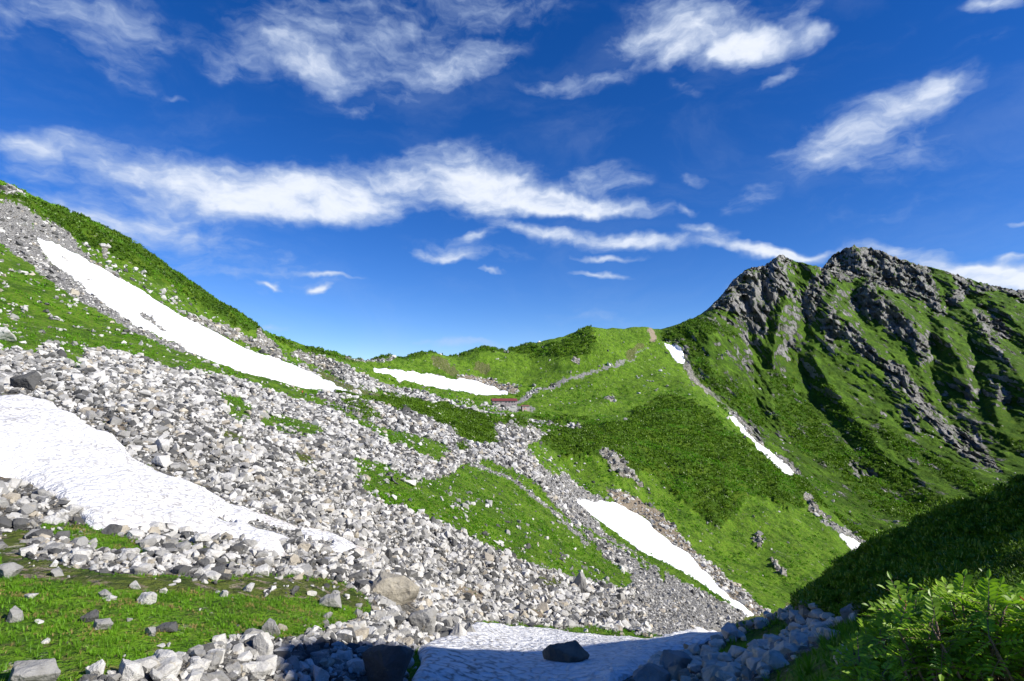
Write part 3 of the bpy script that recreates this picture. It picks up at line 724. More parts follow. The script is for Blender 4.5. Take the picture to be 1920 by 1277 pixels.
    # bare streaks in the grass
    bare = N.math('MULTIPLY', N.step(N.noise(N.mapping(P, scale=(1.0, .45, .45)), 0.42, 7, 0.78), 0.60, 0.66), N.math('SUBTRACT', 1.0, mtn))
    col = N.mix(N.math('MULTIPLY', bare, 0.75), col, N.mix(n_f, (0.30, 0.26, 0.20), (0.55, 0.52, 0.46)))
    col = N.mix(edge(soil, N.noise(P, .3, 7, .75), 1.8), col, dirt)
    col = N.mix(edge(scree, N.noise(P, .35, 7, .75), 1.8), col, st)
    bd = N.mix(N.step(n_s, 0.35, 0.7), (0.045, 0.042, 0.036), (0.20, 0.19, 0.17))
    bd = N.mix(N.step(N.noise(P, .8, 5, .7), 0.56, 0.62), bd, (0.20, 0.15, 0.08))
    cdn = N.n('ShaderNodeCameraData')
    bd = N.mix(0.35, bd, st)
    col = N.mix(edge(bould, n_s, 0.6), col, bd)
    col = N.mix(rockf, col, rk)
    col = N.mix(N.step(snow, 0.45, 0.6), col, N.mix(n_f, (0.16, 0.14, 0.12), (0.40, 0.37, 0.32)))
    N.link(col, bs.inputs['Base Color']); bs.inputs['Roughness'].default_value = 0.9; bs.inputs['Specular IOR Level'].default_value = 0.15
    # relief: coarse and fine, scaled for near and far
    h = N.math('ADD', N.math('MULTIPLY', n_f, 0.35), N.math('MULTIPLY', n_vf, 0.05))
    h = N.math('ADD', h, N.math('MULTIPLY', n_s, 0.8))
    hst = N.math('MULTIPLY', vs.outputs['Distance'], N.math('MULTIPLY', N.math('ADD', scree, bould), -0.5))
    h = N.math('ADD', h, hst)
    h = N.math('ADD', h, N.math('MULTIPLY', N.math('MULTIPLY', N.noise(N.mapping(P, rot=(.3, .25, 0), scale=(1, .6, .4)), .22, 7, .72), rockf), 6.0))
    h = N.math('ADD', h, N.math('MULTIPLY', N.math('MULTIPLY', r2, rockf), 3.0))
    h = N.math('ADD', h, N.math('MULTIPLY', mott, 3.2))
    b = N.n('ShaderNodeBump'); b.inputs['Strength'].default_value = 0.9; b.inputs['Distance'].default_value = 1.0
    N.link(h, b.inputs['Height']); N.link(b.outputs[0], bs.inputs['Normal'])
    return m
def snow_mat():
    m, N, bs = new_mat('old_snow')
    P = N.n('ShaderNodeNewGeometry').outputs['Position']
    wv = N.vmath('ADD', P, N.vmath('MULTIPLY', N.vmath('SUBTRACT', N.noise(P, 1.2, 3, kind='col'), (.5, .5, .5)), (0.7, 0.7, 0.7)))
    v = N.n('ShaderNodeTexVoronoi', feature='DISTANCE_TO_EDGE'); N.link(N.mapping(wv, scale=(1, .8, 1)), v.inputs['Vector']); v.inputs['Scale'].default_value = 1.9
    v2 = N.n('ShaderNodeTexVoronoi', feature='DISTANCE_TO_EDGE'); N.link(wv, v2.inputs['Vector']); v2.inputs['Scale'].default_value = 6.0
    dirtm = N.step(N.noise(P, 0.12, 5, 0.6), 0.35, 0.75)
    ridge = N.math('MULTIPLY', N.step(v.outputs[0], 0.20, 0.0), N.step(N.noise(P, 3.0, 3), 0.35, 0.6))
    sp = N.step(N.noise(P, 14.0, 4, 0.8), 0.62, 0.74)
    D = N.n('ShaderNodeAttribute', attribute_name='dirt')
    dd = N.math('MULTIPLY', N.math('MAXIMUM', N.math('MULTIPLY', ridge, 0.95), N.math('MULTIPLY', sp, 0.55)), N.math('MULTIPLY', D.outputs['Fac'], N.math('ADD', 0.45, N.math('MULTIPLY', dirtm, .7))), clamp=True)
    strk = N.step(N.noise(N.mapping(P, rot=(0, 0, .5), scale=(.35, 1.6, 1)), .55, 7, .72), .52, .72)
    dd = N.math('MAXIMUM', dd, N.math('MULTIPLY', N.math('MULTIPLY', strk, D.outputs['Fac']), .30))
    edge_d = N.n('ShaderNodeAttribute', attribute_name='rim')
    c = N.mix(dd, N.mix(D.outputs['Fac'], (0.88, 0.89, 0.90), (0.80, 0.795, 0.785)), (0.17, 0.15, 0.13))
    c = N.mix(N.math('MULTIPLY', N.step(N.math('ADD', edge_d.outputs['Fac'], N.math('MULTIPLY', N.math('SUBTRACT', N.noise(P, 2.5, 4, .7), .5), .9)), 0.55, 0.95), 0.6), c, (0.42, 0.36, 0.29))
    N.link(c, bs.inputs['Base Color']); bs.inputs['Roughness'].default_value = 0.75; bs.inputs['Specular IOR Level'].default_value = 0.2
    h = N.math('ADD', N.math('MULTIPLY', N.step(v.outputs[0], 0.35, 0.0), 0.10), N.math('MULTIPLY', N.step(v2.outputs[0], 0.3, 0), 0.03))
    b = N.n('ShaderNodeBump'); b.inputs['Strength'].default_value = 0.7; b.inputs['Distance'].default_value = 1.0
    N.link(N.math('MULTIPLY', h, D.outputs['Fac']), b.inputs['Height']); N.link(b.outputs[0], bs.inputs['Normal'])
    return m
def stone_mat(name='granite'):
    m, N, bs = new_mat(name)
    T = N.n('ShaderNodeAttribute', attribute_name='tone')
    P = N.n('ShaderNodeNewGeometry').outputs['Position']
    base = T.outputs['Color']
    a = N.noise(P, 1.6, 6, 0.7); b_ = N.noise(P, 9.0, 5, 0.75)
    c = N.mix(N.math('MULTIPLY', N.step(a, 0.35, 0.65), 0.5), base, N.mix(1.0, base, (0.52, 0.50, 0.47), 'MULTIPLY'))
    c = N.mix(N.math('MULTIPLY', N.step(b_, 0.56, 0.72), 0.45), c, (0.10, 0.10, 0.095))
    c = N.mix(N.math('MULTIPLY', N.step(N.noise(P, 2.4, 5, .7), 0.60, 0.70), 0.5), c, (0.40, 0.33, 0.20))
    N.link(c, bs.inputs['Base Color']); bs.inputs['Roughness'].default_value = 0.85; bs.inputs['Specular IOR Level'].default_value = 0.2
    bp = N.n('ShaderNodeBump'); bp.inputs['Strength'].default_value = 0.8; bp.inputs['Distance'].default_value = 0.08
    N.link(N.math('ADD', b_, N.math('MULTIPLY', a, 1.5)), bp.inputs['Height']); N.link(bp.outputs[0], bs.inputs['Normal'])
    return m
def leaf_mat(name, c1, c2, trans=0.35, scale=1.0):
    m, N, bs = new_mat(name)
    P = N.n('ShaderNodeNewGeometry').outputs['Position']
    A = N.n('ShaderNodeAttribute', attribute_name='shade')
    c = N.n('ShaderNodeMix', data_type='RGBA', clamp_factor=False); N.link(A.outputs['Fac'], c.inputs[0]); c.inputs[6].default_value = (*c1, 1); c.inputs[7].default_value = (*c2, 1); c = c.outputs[2]
    c = N.mix(N.math('MULTIPLY', N.step(N.noise(P, scale, 4, .6), .35, .7), 0.5), c, tuple(min(1, k_ * 1.7) for k_ in c2))
    N.link(c, bs.inputs['Base Color']); bs.inputs['Roughness'].default_value = 0.42; bs.inputs['Specular IOR Level'].default_value = 0.4 if trans > .4 else .2
    if trans:
        tr = N.n('ShaderNodeBsdfTranslucent'); N.link(N.mix(1.0, c, (1.0, 1.15, 0.5), 'MULTIPLY'), tr.inputs['Color'])
        mx = N.n('ShaderNodeMixShader'); mx.inputs[0].default_value = trans
        N.link(bs.outputs[0], mx.inputs[1]); N.link(tr.outputs[0], mx.inputs[2])
        N.link(mx.outputs[0], m.node_tree.nodes['Material Output'].inputs['Surface'])
    return m
M_GROUND = ground_mat(); M_SNOW = snow_mat(); M_STONE = stone_mat()
M_PINE = leaf_mat('pine_needles', (0.0427, 0.0965, 0.0055), (0.0997, 0.1855, 0.0099), 0.12, 0.08)
M_BROAD = leaf_mat('alpine_herb', (0.0608, 0.1717, 0.0072), (0.1290, 0.3005, 0.0132), 0.25, 0.4)
M_STRAW = leaf_mat('dry_grass', (0.20, 0.16, 0.05), (0.34, 0.27, 0.10), 0.2, 0.8)
M_GRASS = leaf_mat('grass_blades', (0.0684, 0.1717, 0.0096), (0.1443, 0.3005, 0.0168), 0.25, 0.8)

# ---------------------------------------------------------------- the ground itself
quadR = R[:-1, :-1]
mt_q = (MT[:-1, :-1] > 0.5)
o = submesh('terrain', ~mt_q, M_GROUND); put(o, kind='structure')
# closing disc under the viewpoint
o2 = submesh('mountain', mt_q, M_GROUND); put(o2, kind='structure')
ring = np.c_[GXw[0], GYw[0], GZw[0]]
co = np.vstack([ring, [[0, 0, -1.7]]]); fc = np.array([(i, i + 1, len(ring)) for i in range(len(ring) - 1)])
me = np_mesh('ground_underfoot', co, fc[:, ::-1], M_GROUND, True)
col_attr(me, 'cover_a', np.zeros((len(co), 4))); col_attr(me, 'cover_b', np.tile([0, 0, 0, 0.], (len(co), 1)))
put(bpy.data.objects.new('ground_underfoot', me), kind='structure')

# ---------------------------------------------------------------- snow: sheets with their own thickness on the ground
SNLAB = dict(upper='long white snow strip slanting down the upper left slope below the ridge', left='large dirty snow field at the left among grey rubble',
 valley='foreground snow on the valley floor, partly in shade', gully='white snow tongue on the scree slope right of the green spur', bowl='white snow patch in the bowl behind the hut',
 notch='small snow patch just below the notch in the ridge', chute='thin snow ribbon in the chute at the foot of the mountain', corner='small snow wedge beside pale scree low on the right', speck='tiny snow speck high on the right skyline')
RLIM = dict(upper=(90, 420), left=(20, 110), valley=(8, 110), gully=(90, 330), bowl=(380, 700), notch=(500, 900), chute=(400, 800), corner=(250, 700), speck=(900, 1600))
for nm, P in SNOW.items():
    y0, y1, x0, x1, mk = poly_mask(P)
    full = np.zeros((MH, MW), np.float32); full[y0:y1, x0:x1] = mk
    full *= (LAB == CLS['snow'])
    b1 = samp(blur(full, 1), TX, TY)
    b2 = samp(blur(full, 6), PX, PY)
    rr = (R > RLIM[nm][0]) & (R < RLIM[nm][1])
    small = nm in ('notch', 'speck', 'chute', 'corner')
    th = dict(upper=1.2, left=0.35, valley=0.35, gully=0.9, bowl=1.5, notch=3.0, chute=2.5, corner=1.5, speck=5.0)[nm]
    hgt = np.where(b1 > 0.5, 0.10 * th + th * np.clip((b2 - 0.45) * 1.8, 0, 1), (b1 - 0.5) * 2.0 * th)
    hgt -= 0.5 * scd + 0.8 * (dz * 0)
    msk = ((b1 > 0.10) & rr)
    mq = msk[:-1, :-1] & msk[1:, :-1] & msk[:-1, 1:] & msk[1:, 1:]
    if not mq.any(): print('no snow', nm); continue
    ob = submesh('snowfield', mq, M_SNOW, hgt, True, False)
    f = cell_faces(mq); used = np.unique(f)
    dl = dict(left=1.0, valley=1.0, upper=0.12, gully=0.10, bowl=0.08).get(nm, 0.05)
    float_attr(ob.data, 'dirt', np.full(len(used), dl))
    float_attr(ob.data, 'rim', (1 - np.clip((b2.ravel()[used] - 0.35) / 0.35, 0, 1)) * (1.0 if nm in ('left', 'valley') else 0.55))
    put(ob, label=SNLAB[nm], cat='snow', kind='structure')
# ---------------------------------------------------------------- stones
def ico(sub):
    bm_ = __import__('bmesh').new(); __import__('bmesh').ops.create_icosphere(bm_, subdivisions=sub, radius=0.5)
    v = np.array([p.co for p in bm_.verts]); f = np.array([[q.index for q in p.verts] for p in bm_.faces]); bm_.free(); return v, f
import bmesh
def hull(npts, seed, fine=False):
    rg = np.random.default_rng(seed); bm_ = bmesh.new()
    q = rg.normal(size=(npts, 3)); q /= np.linalg.norm(q, axis=1)[:, None]
    box = np.sign(q) * np.abs(q) ** .55                       # pushed towards a block
    q = (q * .5 + box * .5) * rg.uniform(.8, 1.05, (npts, 1)) * np.array([1.0, rg.uniform(.6, .9), rg.uniform(.45, .8)])
    vs_ = [bm_.verts.new(p) for p in q]
    r_ = bmesh.ops.convex_hull(bm_, input=vs_)
    for v_ in [v_ for v_ in bm_.verts if not v_.link_faces]: bm_.verts.remove(v_)
    if fine:
        bmesh.ops.dissolve_limit(bm_, angle_limit=math.radians(14), verts=bm_.verts[:], edges=bm_.edges[:])
        bmesh.ops.bevel(bm_, geom=bm_.edges[:], offset=.045, segments=2, profile=.6, affect='EDGES', clamp_overlap=True)
        bmesh.ops.triangulate(bm_, faces=bm_.faces[:])
        for _ in range(4):
            le = [e_ for e_ in bm_.edges if e_.calc_length() > .13]
            if not le: break
            bmesh.ops.subdivide_edges(bm_, edges=le, cuts=1); bmesh.ops.triangulate(bm_, faces=bm_.faces[:])
        bm_.normal_update()
        co_ = np.array([p.co for p in bm_.verts]); no_ = np.array([p.normal for p in bm_.verts])
        d_ = .05 * fbm(co_[:, 0] * 2.2 + co_[:, 2] + seed, co_[:, 1] * 2.2 - co_[:, 2], 4, seed, .6) + .03 * (ridged(co_[:, 0] * 3 + co_[:, 1], co_[:, 2] * 5, 3, seed) - .4)
        co_ = co_ + no_ * d_[:, None]
        for p, c_ in zip(bm_.verts, co_): p.co = c_
    else:
        bmesh.ops.triangulate(bm_, faces=bm_.faces[:])
    bm_.verts.index_update(); v = np.array([p.co for p in bm_.verts]); f = np.array([[x_.index for x_ in p.verts] for p in bm_.faces]); bm_.free()
    v -= (v.max(0) + v.min(0)) / 2; v /= (v.max(0) - v.min(0)).max()
    return v, f
ROCK1 = [hull(9, 100 + i) for i in range(14)]
ROCK2 = [hull(16, 200 + i) for i in range(24)]
ROCK3 = [hull(15, 300 + i, True) for i in range(12)]
TONES = {'pale': (0.61, 0.60, 0.57), 'grey': (0.33, 0.325, 0.31), 'dark': (0.11, 0.11, 0.108), 'tan': (0.46, 0.415, 0.335), 'shadegrey': (0.20, 0.17, 0.135), 'shade_lift': (0.70, 0.63, 0.53), 'lichen': (0.42, 0.385, 0.31)}  # shadegrey and the warmed pale tone are tinted to offset blue shade

aX = GXw[1:, :-1] - GXw[:-1, :-1]; aY = GYw[1:, :-1] - GYw[:-1, :-1]; aZ = GZw[1:, :-1] - GZw[:-1, :-1]
bX = GXw[:-1, 1:] - GXw[:-1, :-1]; bY = GYw[:-1, 1:] - GYw[:-1, :-1]; bZ = GZw[:-1, 1:] - GZw[:-1, :-1]
AREA = np.sqrt((aY * bZ - aZ * bY) ** 2 + (aZ * bX - aX * bZ) ** 2 + (aX * bY - aY * bX) ** 2)
RQ = R[:-1, :-1]; QX, QY = PX[:-1, :-1], PY[:-1, :-1]
VISQ = (np.abs(TH[:-1, :-1]) < math.radians(47)) & (Sf[:-1, :-1] + 0.03 >= SMAX[:-1, :-1]) & (QX > -150) & (QX < 2070) & (QY < 1400)
Q = {k_: v_[:-1, :-1] for k_, v_ in WT.items()}
def scatter(dens, mask):
    lam = np.where(mask & VISQ, dens * AREA, 0); n = RNG.poisson(np.clip(lam, 0, 30))
    i, j = np.nonzero(n); rep = n[i, j]; i = np.repeat(i, rep); j = np.repeat(j, rep)
    u = RNG.random(len(i)); v = RNG.random(len(i))
    def il(A): return (A[i, j] * (1 - u) + A[i + 1, j] * u) * (1 - v) + (A[i, j + 1] * (1 - u) + A[i + 1, j + 1] * u) * v
    return il(GXw), il(GYw), il(GZw), i, j
shade_zone = (RQ < 60) & (QX > 1100) & (QY > 1140)
def d0b(r): return np.clip(0.10 + 0.0025 * r, .15, .95)
noq = fbm(GXw[:-1, :-1] / 7, GYw[:-1, :-1] / 7, 3, 131)
sets = []
def add_set(dens, mask, size, sig, lo, hi, kind):
    x, y, z, i, j = scatter(dens, mask)
    r = RQ[i, j]; s = size(r) * np.exp(RNG.normal(0, sig, len(x))); s = np.clip(s, lo * size(r), hi * size(r))
    sets.append((x, y, z, s, i, j, np.full(len(x), kind))); print('set', kind, len(x))
lx = np.where(noq > 0.0, 1.0, 1.0)
nf = fbm(GXw[:-1, :-1] / 2.5, GYw[:-1, :-1] / 2.5, 3, 133)
hutz = (np.abs(QX - 950) < 60) & (np.abs(QY - 765) < 16) & (RQ > 380) & (RQ < 600)
add_set(np.where(shade_zone, .9, 1.0) * .85 / d0b(RQ) ** 2, (Q['boulder'] + 0.25 * noq + .45 * nf - .5 * np.clip(fbm(GXw[:-1, :-1] / 11, GYw[:-1, :-1] / 11, 4, 141) - .28, 0, 1) * 3 > 0.5) & (Q['snow'] < .5) & ~hutz & ~shade_zone, d0b, 0.68, .4, 4.6, 0)
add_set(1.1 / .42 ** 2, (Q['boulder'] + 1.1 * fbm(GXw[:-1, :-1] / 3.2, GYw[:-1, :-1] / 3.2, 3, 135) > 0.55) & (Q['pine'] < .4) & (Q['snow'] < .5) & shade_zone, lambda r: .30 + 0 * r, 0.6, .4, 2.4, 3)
BB = samp(blur(WM['boulder'], 9), PX, PY)[:-1, :-1]
add_set(.22 * np.clip(BB, 0, 1) * np.clip(nf + .35, 0, 1) / d0b(RQ) ** 2, (BB > .03) & (Q['boulder'] < .5) & (Q['snow'] < .3) & ~hutz & ~shade_zone & (RQ < 420), d0b, .55, .5, 3.5, 2)
add_set(0.5 / (np.maximum(.14, .0036 * RQ)) ** 2, (Q['scree'] + .2 * noq > 0.5) & (RQ < 560) & ~((np.abs(QX - 945) < 75) & (np.abs(QY - 765) < 18) & (RQ > 380)), lambda r: np.maximum(.12, .0027 * r), .5, .4, 4, 1)
clus = np.clip(fbm(GXw[:-1, :-1] / 5, GYw[:-1, :-1] / 5, 4, 137) - 0.02, 0, 1) ** 1.5
leftup = sstep(-QX, -560, -100) * sstep(-QY, -760, -600)
add_set((3.6 + 1.2 * leftup) * clus + 0.12, (Q['grass'] + Q['moss'] + Q['soil'] > 0.55) & (RQ < 110) & ~shade_zone, lambda r: np.clip(.10 + .0036 * r, .12, .7), .6, .4, 4.0, 2)
add_set(0.6 * clus * (1 + 3 * leftup) + 0.01, (Q['grass'] > 0.5) & (RQ >= 110) & (RQ < 330) & (QX < 1250), lambda r: np.clip(.0045 * r, .3, 1.3), .4, .5, 2.5, 2)
clus2 = np.clip(fbm(GXw[:-1, :-1] / 30, (GYw + GZw)[:-1, :-1] / 18, 5, 139, .65) - .12, 0, 1)
add_set(.16 * clus2, (Q['grass'] > 0.5) & ~((np.abs(QX - 945) < 65) & (np.abs(QY - 765) < 20)) & (RQ >= 190) & (RQ < 760) & (QY > 640), lambda r: np.clip(.0034 * r, .6, 2.0), .45, .4, 2.8, 2)
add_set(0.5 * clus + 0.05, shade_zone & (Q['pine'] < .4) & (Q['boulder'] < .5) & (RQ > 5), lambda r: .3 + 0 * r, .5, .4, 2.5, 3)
add_set(0.35 / (np.clip(.004 * RQ, .3, 1.4)) ** 2, ((Q['soil'] > .4) | ((Q['rock'] > .4) & (MT[:-1, :-1] < .5))) & (RQ > 70) & (RQ < 600), lambda r: np.clip(.004 * r, .3, 1.4), .5, .4, 3, 2)
add_set(1.6 * (Q['moss'] - .3), (Q['moss'] > 0.5) & (RQ < 80) & ~shade_zone, lambda r: .22 + 0 * r, .5, .4, 2.5, 2)
XR, YR, ZR, SR, IR, JR, KR = [np.concatenate([s_[q] for s_ in sets]) for q in range(7)]
NRK = len(XR)
tu = RNG.random(NRK)
tone_i = np.where(tu < .44, 0, np.where(tu < .72, 1, np.where(tu < .93, 2, 3)))
tone_i = np.where((KR == 3) & (tone_i == 2), 1, tone_i)
tcol = np.array([TONES['pale'], TONES['grey'], TONES['dark'], TONES['tan']])[tone_i] * RNG.uniform(.78, 1.14, (NRK, 1))
tcol = np.where((KR == 3)[:, None], tcol * np.array([1.25, 1.13, .95]), tcol)  # shaded-slope stones brightened and warmed in colour to lift their shade
def rand_rot(n, tilt=.5):
    a = RNG.uniform(0, 2 * np.pi, n); b = RNG.normal(0, tilt, n); c = RNG.normal(0, tilt, n)
    ca, sa, cb, sb, cc, sc_ = np.cos(a), np.sin(a), np.cos(b), np.sin(b), np.cos(c), np.sin(c)
    Z = np.zeros(n); O = np.ones(n)
    Rz = np.stack([ca, -sa, Z, sa, ca, Z, Z, Z, O], 1).reshape(n, 3, 3); Rx = np.stack([O, Z, Z, Z, cb, -sb, Z, sb, cb], 1).reshape(n, 3, 3); Ry = np.stack([cc, Z, sc_, Z, O, Z, -sc_, Z, cc], 1).reshape(n, 3, 3)
    return Rz @ Rx @ Ry
def merged(name, protos, x, y, z, s, cols, mat, tilt=.5, sink=.12, flat=None, smooth=False):
    V, Fc, Cc, off = [], [], [], 0
    pid = RNG.integers(0, len(protos), len(x))
    for k_, (v, f) in enumerate(protos):
        ii = np.nonzero(pid == k_)[0]
        if not len(ii): continue
        M = rand_rot(len(ii), tilt); sv = s[ii, None, None] * v[None] * RNG.uniform(.75, 1.2, (len(ii), 1, 3))
        w_ = np.einsum('nij,nkj->nki', M, sv)
        w_ += np.stack([x[ii], y[ii], z[ii] + s[ii] * sink], 1)[:, None]
        V.append(w_.reshape(-1, 3)); n = len(v)
        Fc.append((f[None] + (np.arange(len(ii)) * n)[:, None, None] + off).reshape(-1, f.shape[1])); Cc.append(np.repeat(cols[ii], n, 0)); off += n * len(ii)
    me = np_mesh(name, np.concatenate(V), np.concatenate(Fc), mat, smooth); col_attr(me, 'tone', np.concatenate(Cc))
    return bpy.data.objects.new(name, me)

# chosen boulders: base pixel, width and height in photograph pixels, tone, label
CHOSEN = [
 (1060,1258,84,50,'shadegrey','dark angular boulder sitting alone on the shaded valley snow'),
 (722,1290,92,88,'dark','big dark slab at the bottom edge beside the valley snow'),
 (738,1126,92,50,'lichen','large tan and grey block with yellow lichen among the lower rubble'),
 (46,729,48,34,'dark','dark rounded boulder above the left snow field'),
 (202,971,26,15,'dark','small black boulder lying on the left snow field'),
 (303,848,34,24,'pale','upper of two bright white boulders right of the left snow field'),
 (303,876,30,22,'pale','lower of two bright white boulders right of the left snow field'),
 (4,636,46,24,'pale','pale boulder on the grass at the left edge'),
 (12,1079,56,26,'grey','pale grey slab at the left edge above the foreground grass'),
 (274,1132,34,20,'pale','white tilted block standing in the foreground grass'),
 (1087,1108,28,34,'grey','rounded grey boulder where the green slope meets rubble'),
 (858,1200,34,36,'pale','pointed pale boulder at the edge of the valley snow'),
 (881,1196,22,28,'grey','narrow grey stone leaning beside the pointed boulder'),
 (792,1182,50,42,'grey','streaked grey boulder above the valley snow'),
 (52,1284,84,42,'grey','broad grey slab in the bottom left corner'),
 (178,1268,30,30,'pale','upright pale block at the bottom edge of the grass'),
 (243,1274,44,34,'pale','chunky pale boulder at the bottom beside the grass'),
 (492,1238,34,54,'pale','tall cream boulder in front of the grass'),
 (620,1138,40,22,'grey','grey slab lying on the grass left of the large tan block'),
 (510,1190,32,28,'grey','split grey boulder at the right end of the grass'),
 (1600,1164,40,34,'grey','lone grey boulder below the dark pines on the right'),
 (1268,1258,58,34,'grey','wide pale slab at the foot of the shaded slope'),
 (1225,1282,70,30,'grey','flat boulder at the bottom edge of the shaded slope'),
 (1462,1224,40,28,'grey','blocky boulder in the rock pile of the shaded slope'),
 (1375,1196,40,24,'pale','slanted pale slab near the top of the shaded rubble'),
 (1510,1148,22,24,'grey','pale stone at the crest just left of the dark pines'),
 (188,1180,32,18,'grey','round grey stone in the middle of the foreground grass'),
 (168,1166,28,20,'dark','dark grey stone behind a round one in the grass'),
 (26,1165,26,26,'grey','weathered stone in the grass near the left edge'),
 (282,1192,22,16,'grey','small striped stone in the foreground grass'),
 (313,1184,36,14,'dark','low dark flat stone in the right half of the grass'),
 (254,1105,18,14,'pale','cream cube of rock at the top of the grass'),
 (305,1113,15,10,'pale','small white stone at the top of the grass'),
 (420,1120,17,12,'pale','small white rounded rock near the end of the grass'),
 (465,1108,28,13,'pale','flat white rock at the top right of the grass'),
 (205,1126,26,9,'pale','thin pale slab lying in front of a grey one in the grass'),
 (198,1118,22,12,'grey','grey wedge behind a thin slab in the grass'),
 (55,1122,22,9,'pale','pale flake of rock in the left of the grass'),
 (1290,930,9,4,'pale','x'),
]
picked = []
SEEDS = {0: 5, 1: 10, 2: 4}
def rock_obj(loc, w, h, tone, seed, label, group=None, yaw=None, depth=.8):
    k_ = seed % len(ROCK3); key = (k_, tone)
    if key not in RCACHE:
        v, f = ROCK3[k_]; me = np_mesh('boulder', v, f, M_STONE, False)
        col_attr(me, 'tone', np.tile(np.array(TONES[tone]), (len(v), 1))); RCACHE[key] = me
    o = bpy.data.objects.new('boulder', RCACHE[key])
    ext = np.ptp(ROCK3[k_][0], axis=0)
    o.location = loc; o.scale = (w / ext[0], w * depth / ext[1], h / ext[2])
    o.rotation_euler = (0, 0, yaw if yaw is not None else random.uniform(-.5, .5))
    return put(o, None, label, 'boulder', group)
RCACHE = {}
for n_, (px, py, w, h, tone, lab) in enumerate(CHOSEN):
    if lab == 'x': continue
    p = hit(px, min(py, 1276) if py < 1277 else py, 3.0)
    r = math.hypot(p.x, p.y); m_ = r / F_PX * (1 / math.cos(math.atan2(p.x, p.y))) * math.cos(math.atan2(p.x, p.y)) ** 2
    D_ = p.length; sc_ = D_ / math.hypot(F_PX, math.hypot(px - CXP, py - CYP))
    W_, H_ = w * sc_, h * sc_ * 1.12
    rock_obj((p.x, p.y, p.z + H_ * .27), W_ * 1.06, H_ * 1.15, tone, SEEDS.get(n_, 7 * n_ + 3), lab)
    picked.append((p.x, p.y, W_ * .55))
PK = np.array(picked)
dmin = np.min(np.hypot(XR[:, None] - PK[None, :, 0], YR[:, None] - PK[None, :, 1]) - PK[None, :, 2], axis=1)
keep = dmin > 0
# the largest others, each an object of its own
FX, FY = project(XR, YR, ZR)
scr = SR / np.hypot(XR, YR)
ok = keep & (FX > 2) & (FX < 1918) & (FY < 1270) & seen(XR, YR, ZR + .3 * SR, .002)
order = np.argsort(-np.where(ok, scr, 0))
NB = 262
big = order[:NB]
TN = ['pale', 'grey', 'dark', 'tan']; TW = ['pale', 'mid grey', 'dark grey', 'tan']
def where_rock(fx, fy, k_):
    if k_ == 3 or (fx > 1180 and fy > 1150): return 'on the shaded slope at the lower right', 'boulders on the shaded slope'
    if k_ == 2:
        if fy > 1050: return 'lying in the foreground grass', 'stones in the foreground grass'
        if fx < 560: return 'on the green slope below the upper snow strip', 'stones on the left green slope'
        return 'on the green slope amid the rubble', 'stones on the middle green slope'
    if fy > 1160 and fx < 760: return 'in the rubble at the bottom edge left of the valley snow', 'boulders at the bottom edge'
    if fx < 700 and fy > 960 and fy < 1110: return 'in the rock band between the left snow and the grass', 'boulders below the left snow'
    if fx > 640 and fy > 1000: return 'in the rubble just above the valley snow', 'boulders above the valley snow'
    if fy < 830: return 'in the upper part of the rubble field', 'boulders of the upper rubble field'
    return 'in the rubble beside the left snow field', 'boulders beside the left snow'
LMK = {0:'lone boulder on the valley snow',1:'big dark slab at the bottom',2:'large tan block',3:'dark rounded boulder',4:'small black boulder on the snow',5:'upper bright white boulder',
 7:'pale left edge boulder',8:'grey slab at the left edge',9:'white tilted block in the grass',10:'rounded boulder below the green slope',11:'pointed pale boulder',14:'corner slab at bottom left',15:'upright pale block at the bottom',
 16:'chunky boulder at the bottom',17:'tall cream boulder',18:'grey slab on the grass',20:'lone boulder below the pines',21:'wide pale slab right of the snow',23:'blocky boulder of the shaded slope',24:'slanted slab of the shaded slope',26:'round grey stone in the grass',28:'weathered stone in the grass',34:'flat white rock in the grass'}
LK = list(LMK); LP = np.array([(CHOSEN[k_][0], CHOSEN[k_][1] - CHOSEN[k_][3] / 2) for k_ in LK])
cnt = {}; ORD = ['nearest', 'second nearest', 'third nearest', 'fourth nearest', 'fifth nearest', 'sixth nearest', 'seventh nearest', 'eighth nearest', 'ninth nearest', 'tenth nearest'] + [f'{k_}th nearest' for k_ in range(11, 90)]
big = sorted(big, key=lambda q: np.min(np.hypot(LP[:, 0] - FX[q], LP[:, 1] - FY[q])))
for q in big:
    wr, gr = where_rock(FX[q], FY[q], KR[q]); tn = int(tone_i[q]); s = SR[q]
    li = int(np.argmin(np.hypot(LP[:, 0] - FX[q], LP[:, 1] - FY[q]))); dx, dy = FX[q] - LP[li, 0], FY[q] - LP[li, 1]
    an = math.degrees(math.atan2(dy, dx)) % 360
    dr = ['right of', 'below and right of', 'below', 'below and left of', 'left of', 'above and left of', 'above', 'above and right of'][int((an + 22.5) // 45) % 8]
    key = (tn, li, dr); cnt[key] = cnt.get(key, 0) + 1
    lab = f'{ORD[cnt[key] - 1]} {TW[tn]} boulder {dr} the {LMK[LK[li]]}'
    if len(lab.split()) > 16: lab = lab.replace(' mid grey', ' grey').replace(' dark grey', ' dark');lab = lab.replace(' of the shaded slope', '').replace(' in the grass', '')
    rock_obj((XR[q], YR[q], ZR[q] + s * .11), s * 1.05, s * random.uniform(.55, .85), 'shade_lift' if KR[q] == 3 else TN[tn], int(q), lab, gr, random.uniform(0, 6.28))  # boulders on the shaded slope take the paler tone that lifts the shade
keep[big] = False
for o_ in list(COL.objects):
    pass
rest = np.nonzero(keep)[0]
def area_of(fx, fy, k_):
    return np.where((fx > 1180) & (fy > 1140), 3, np.where(k_ == 1, 1, np.where(k_ == 2, 2, 0)))
ar = area_of(FX[rest], FY[rest], KR[rest])
pxs = scr[rest] * F_PX
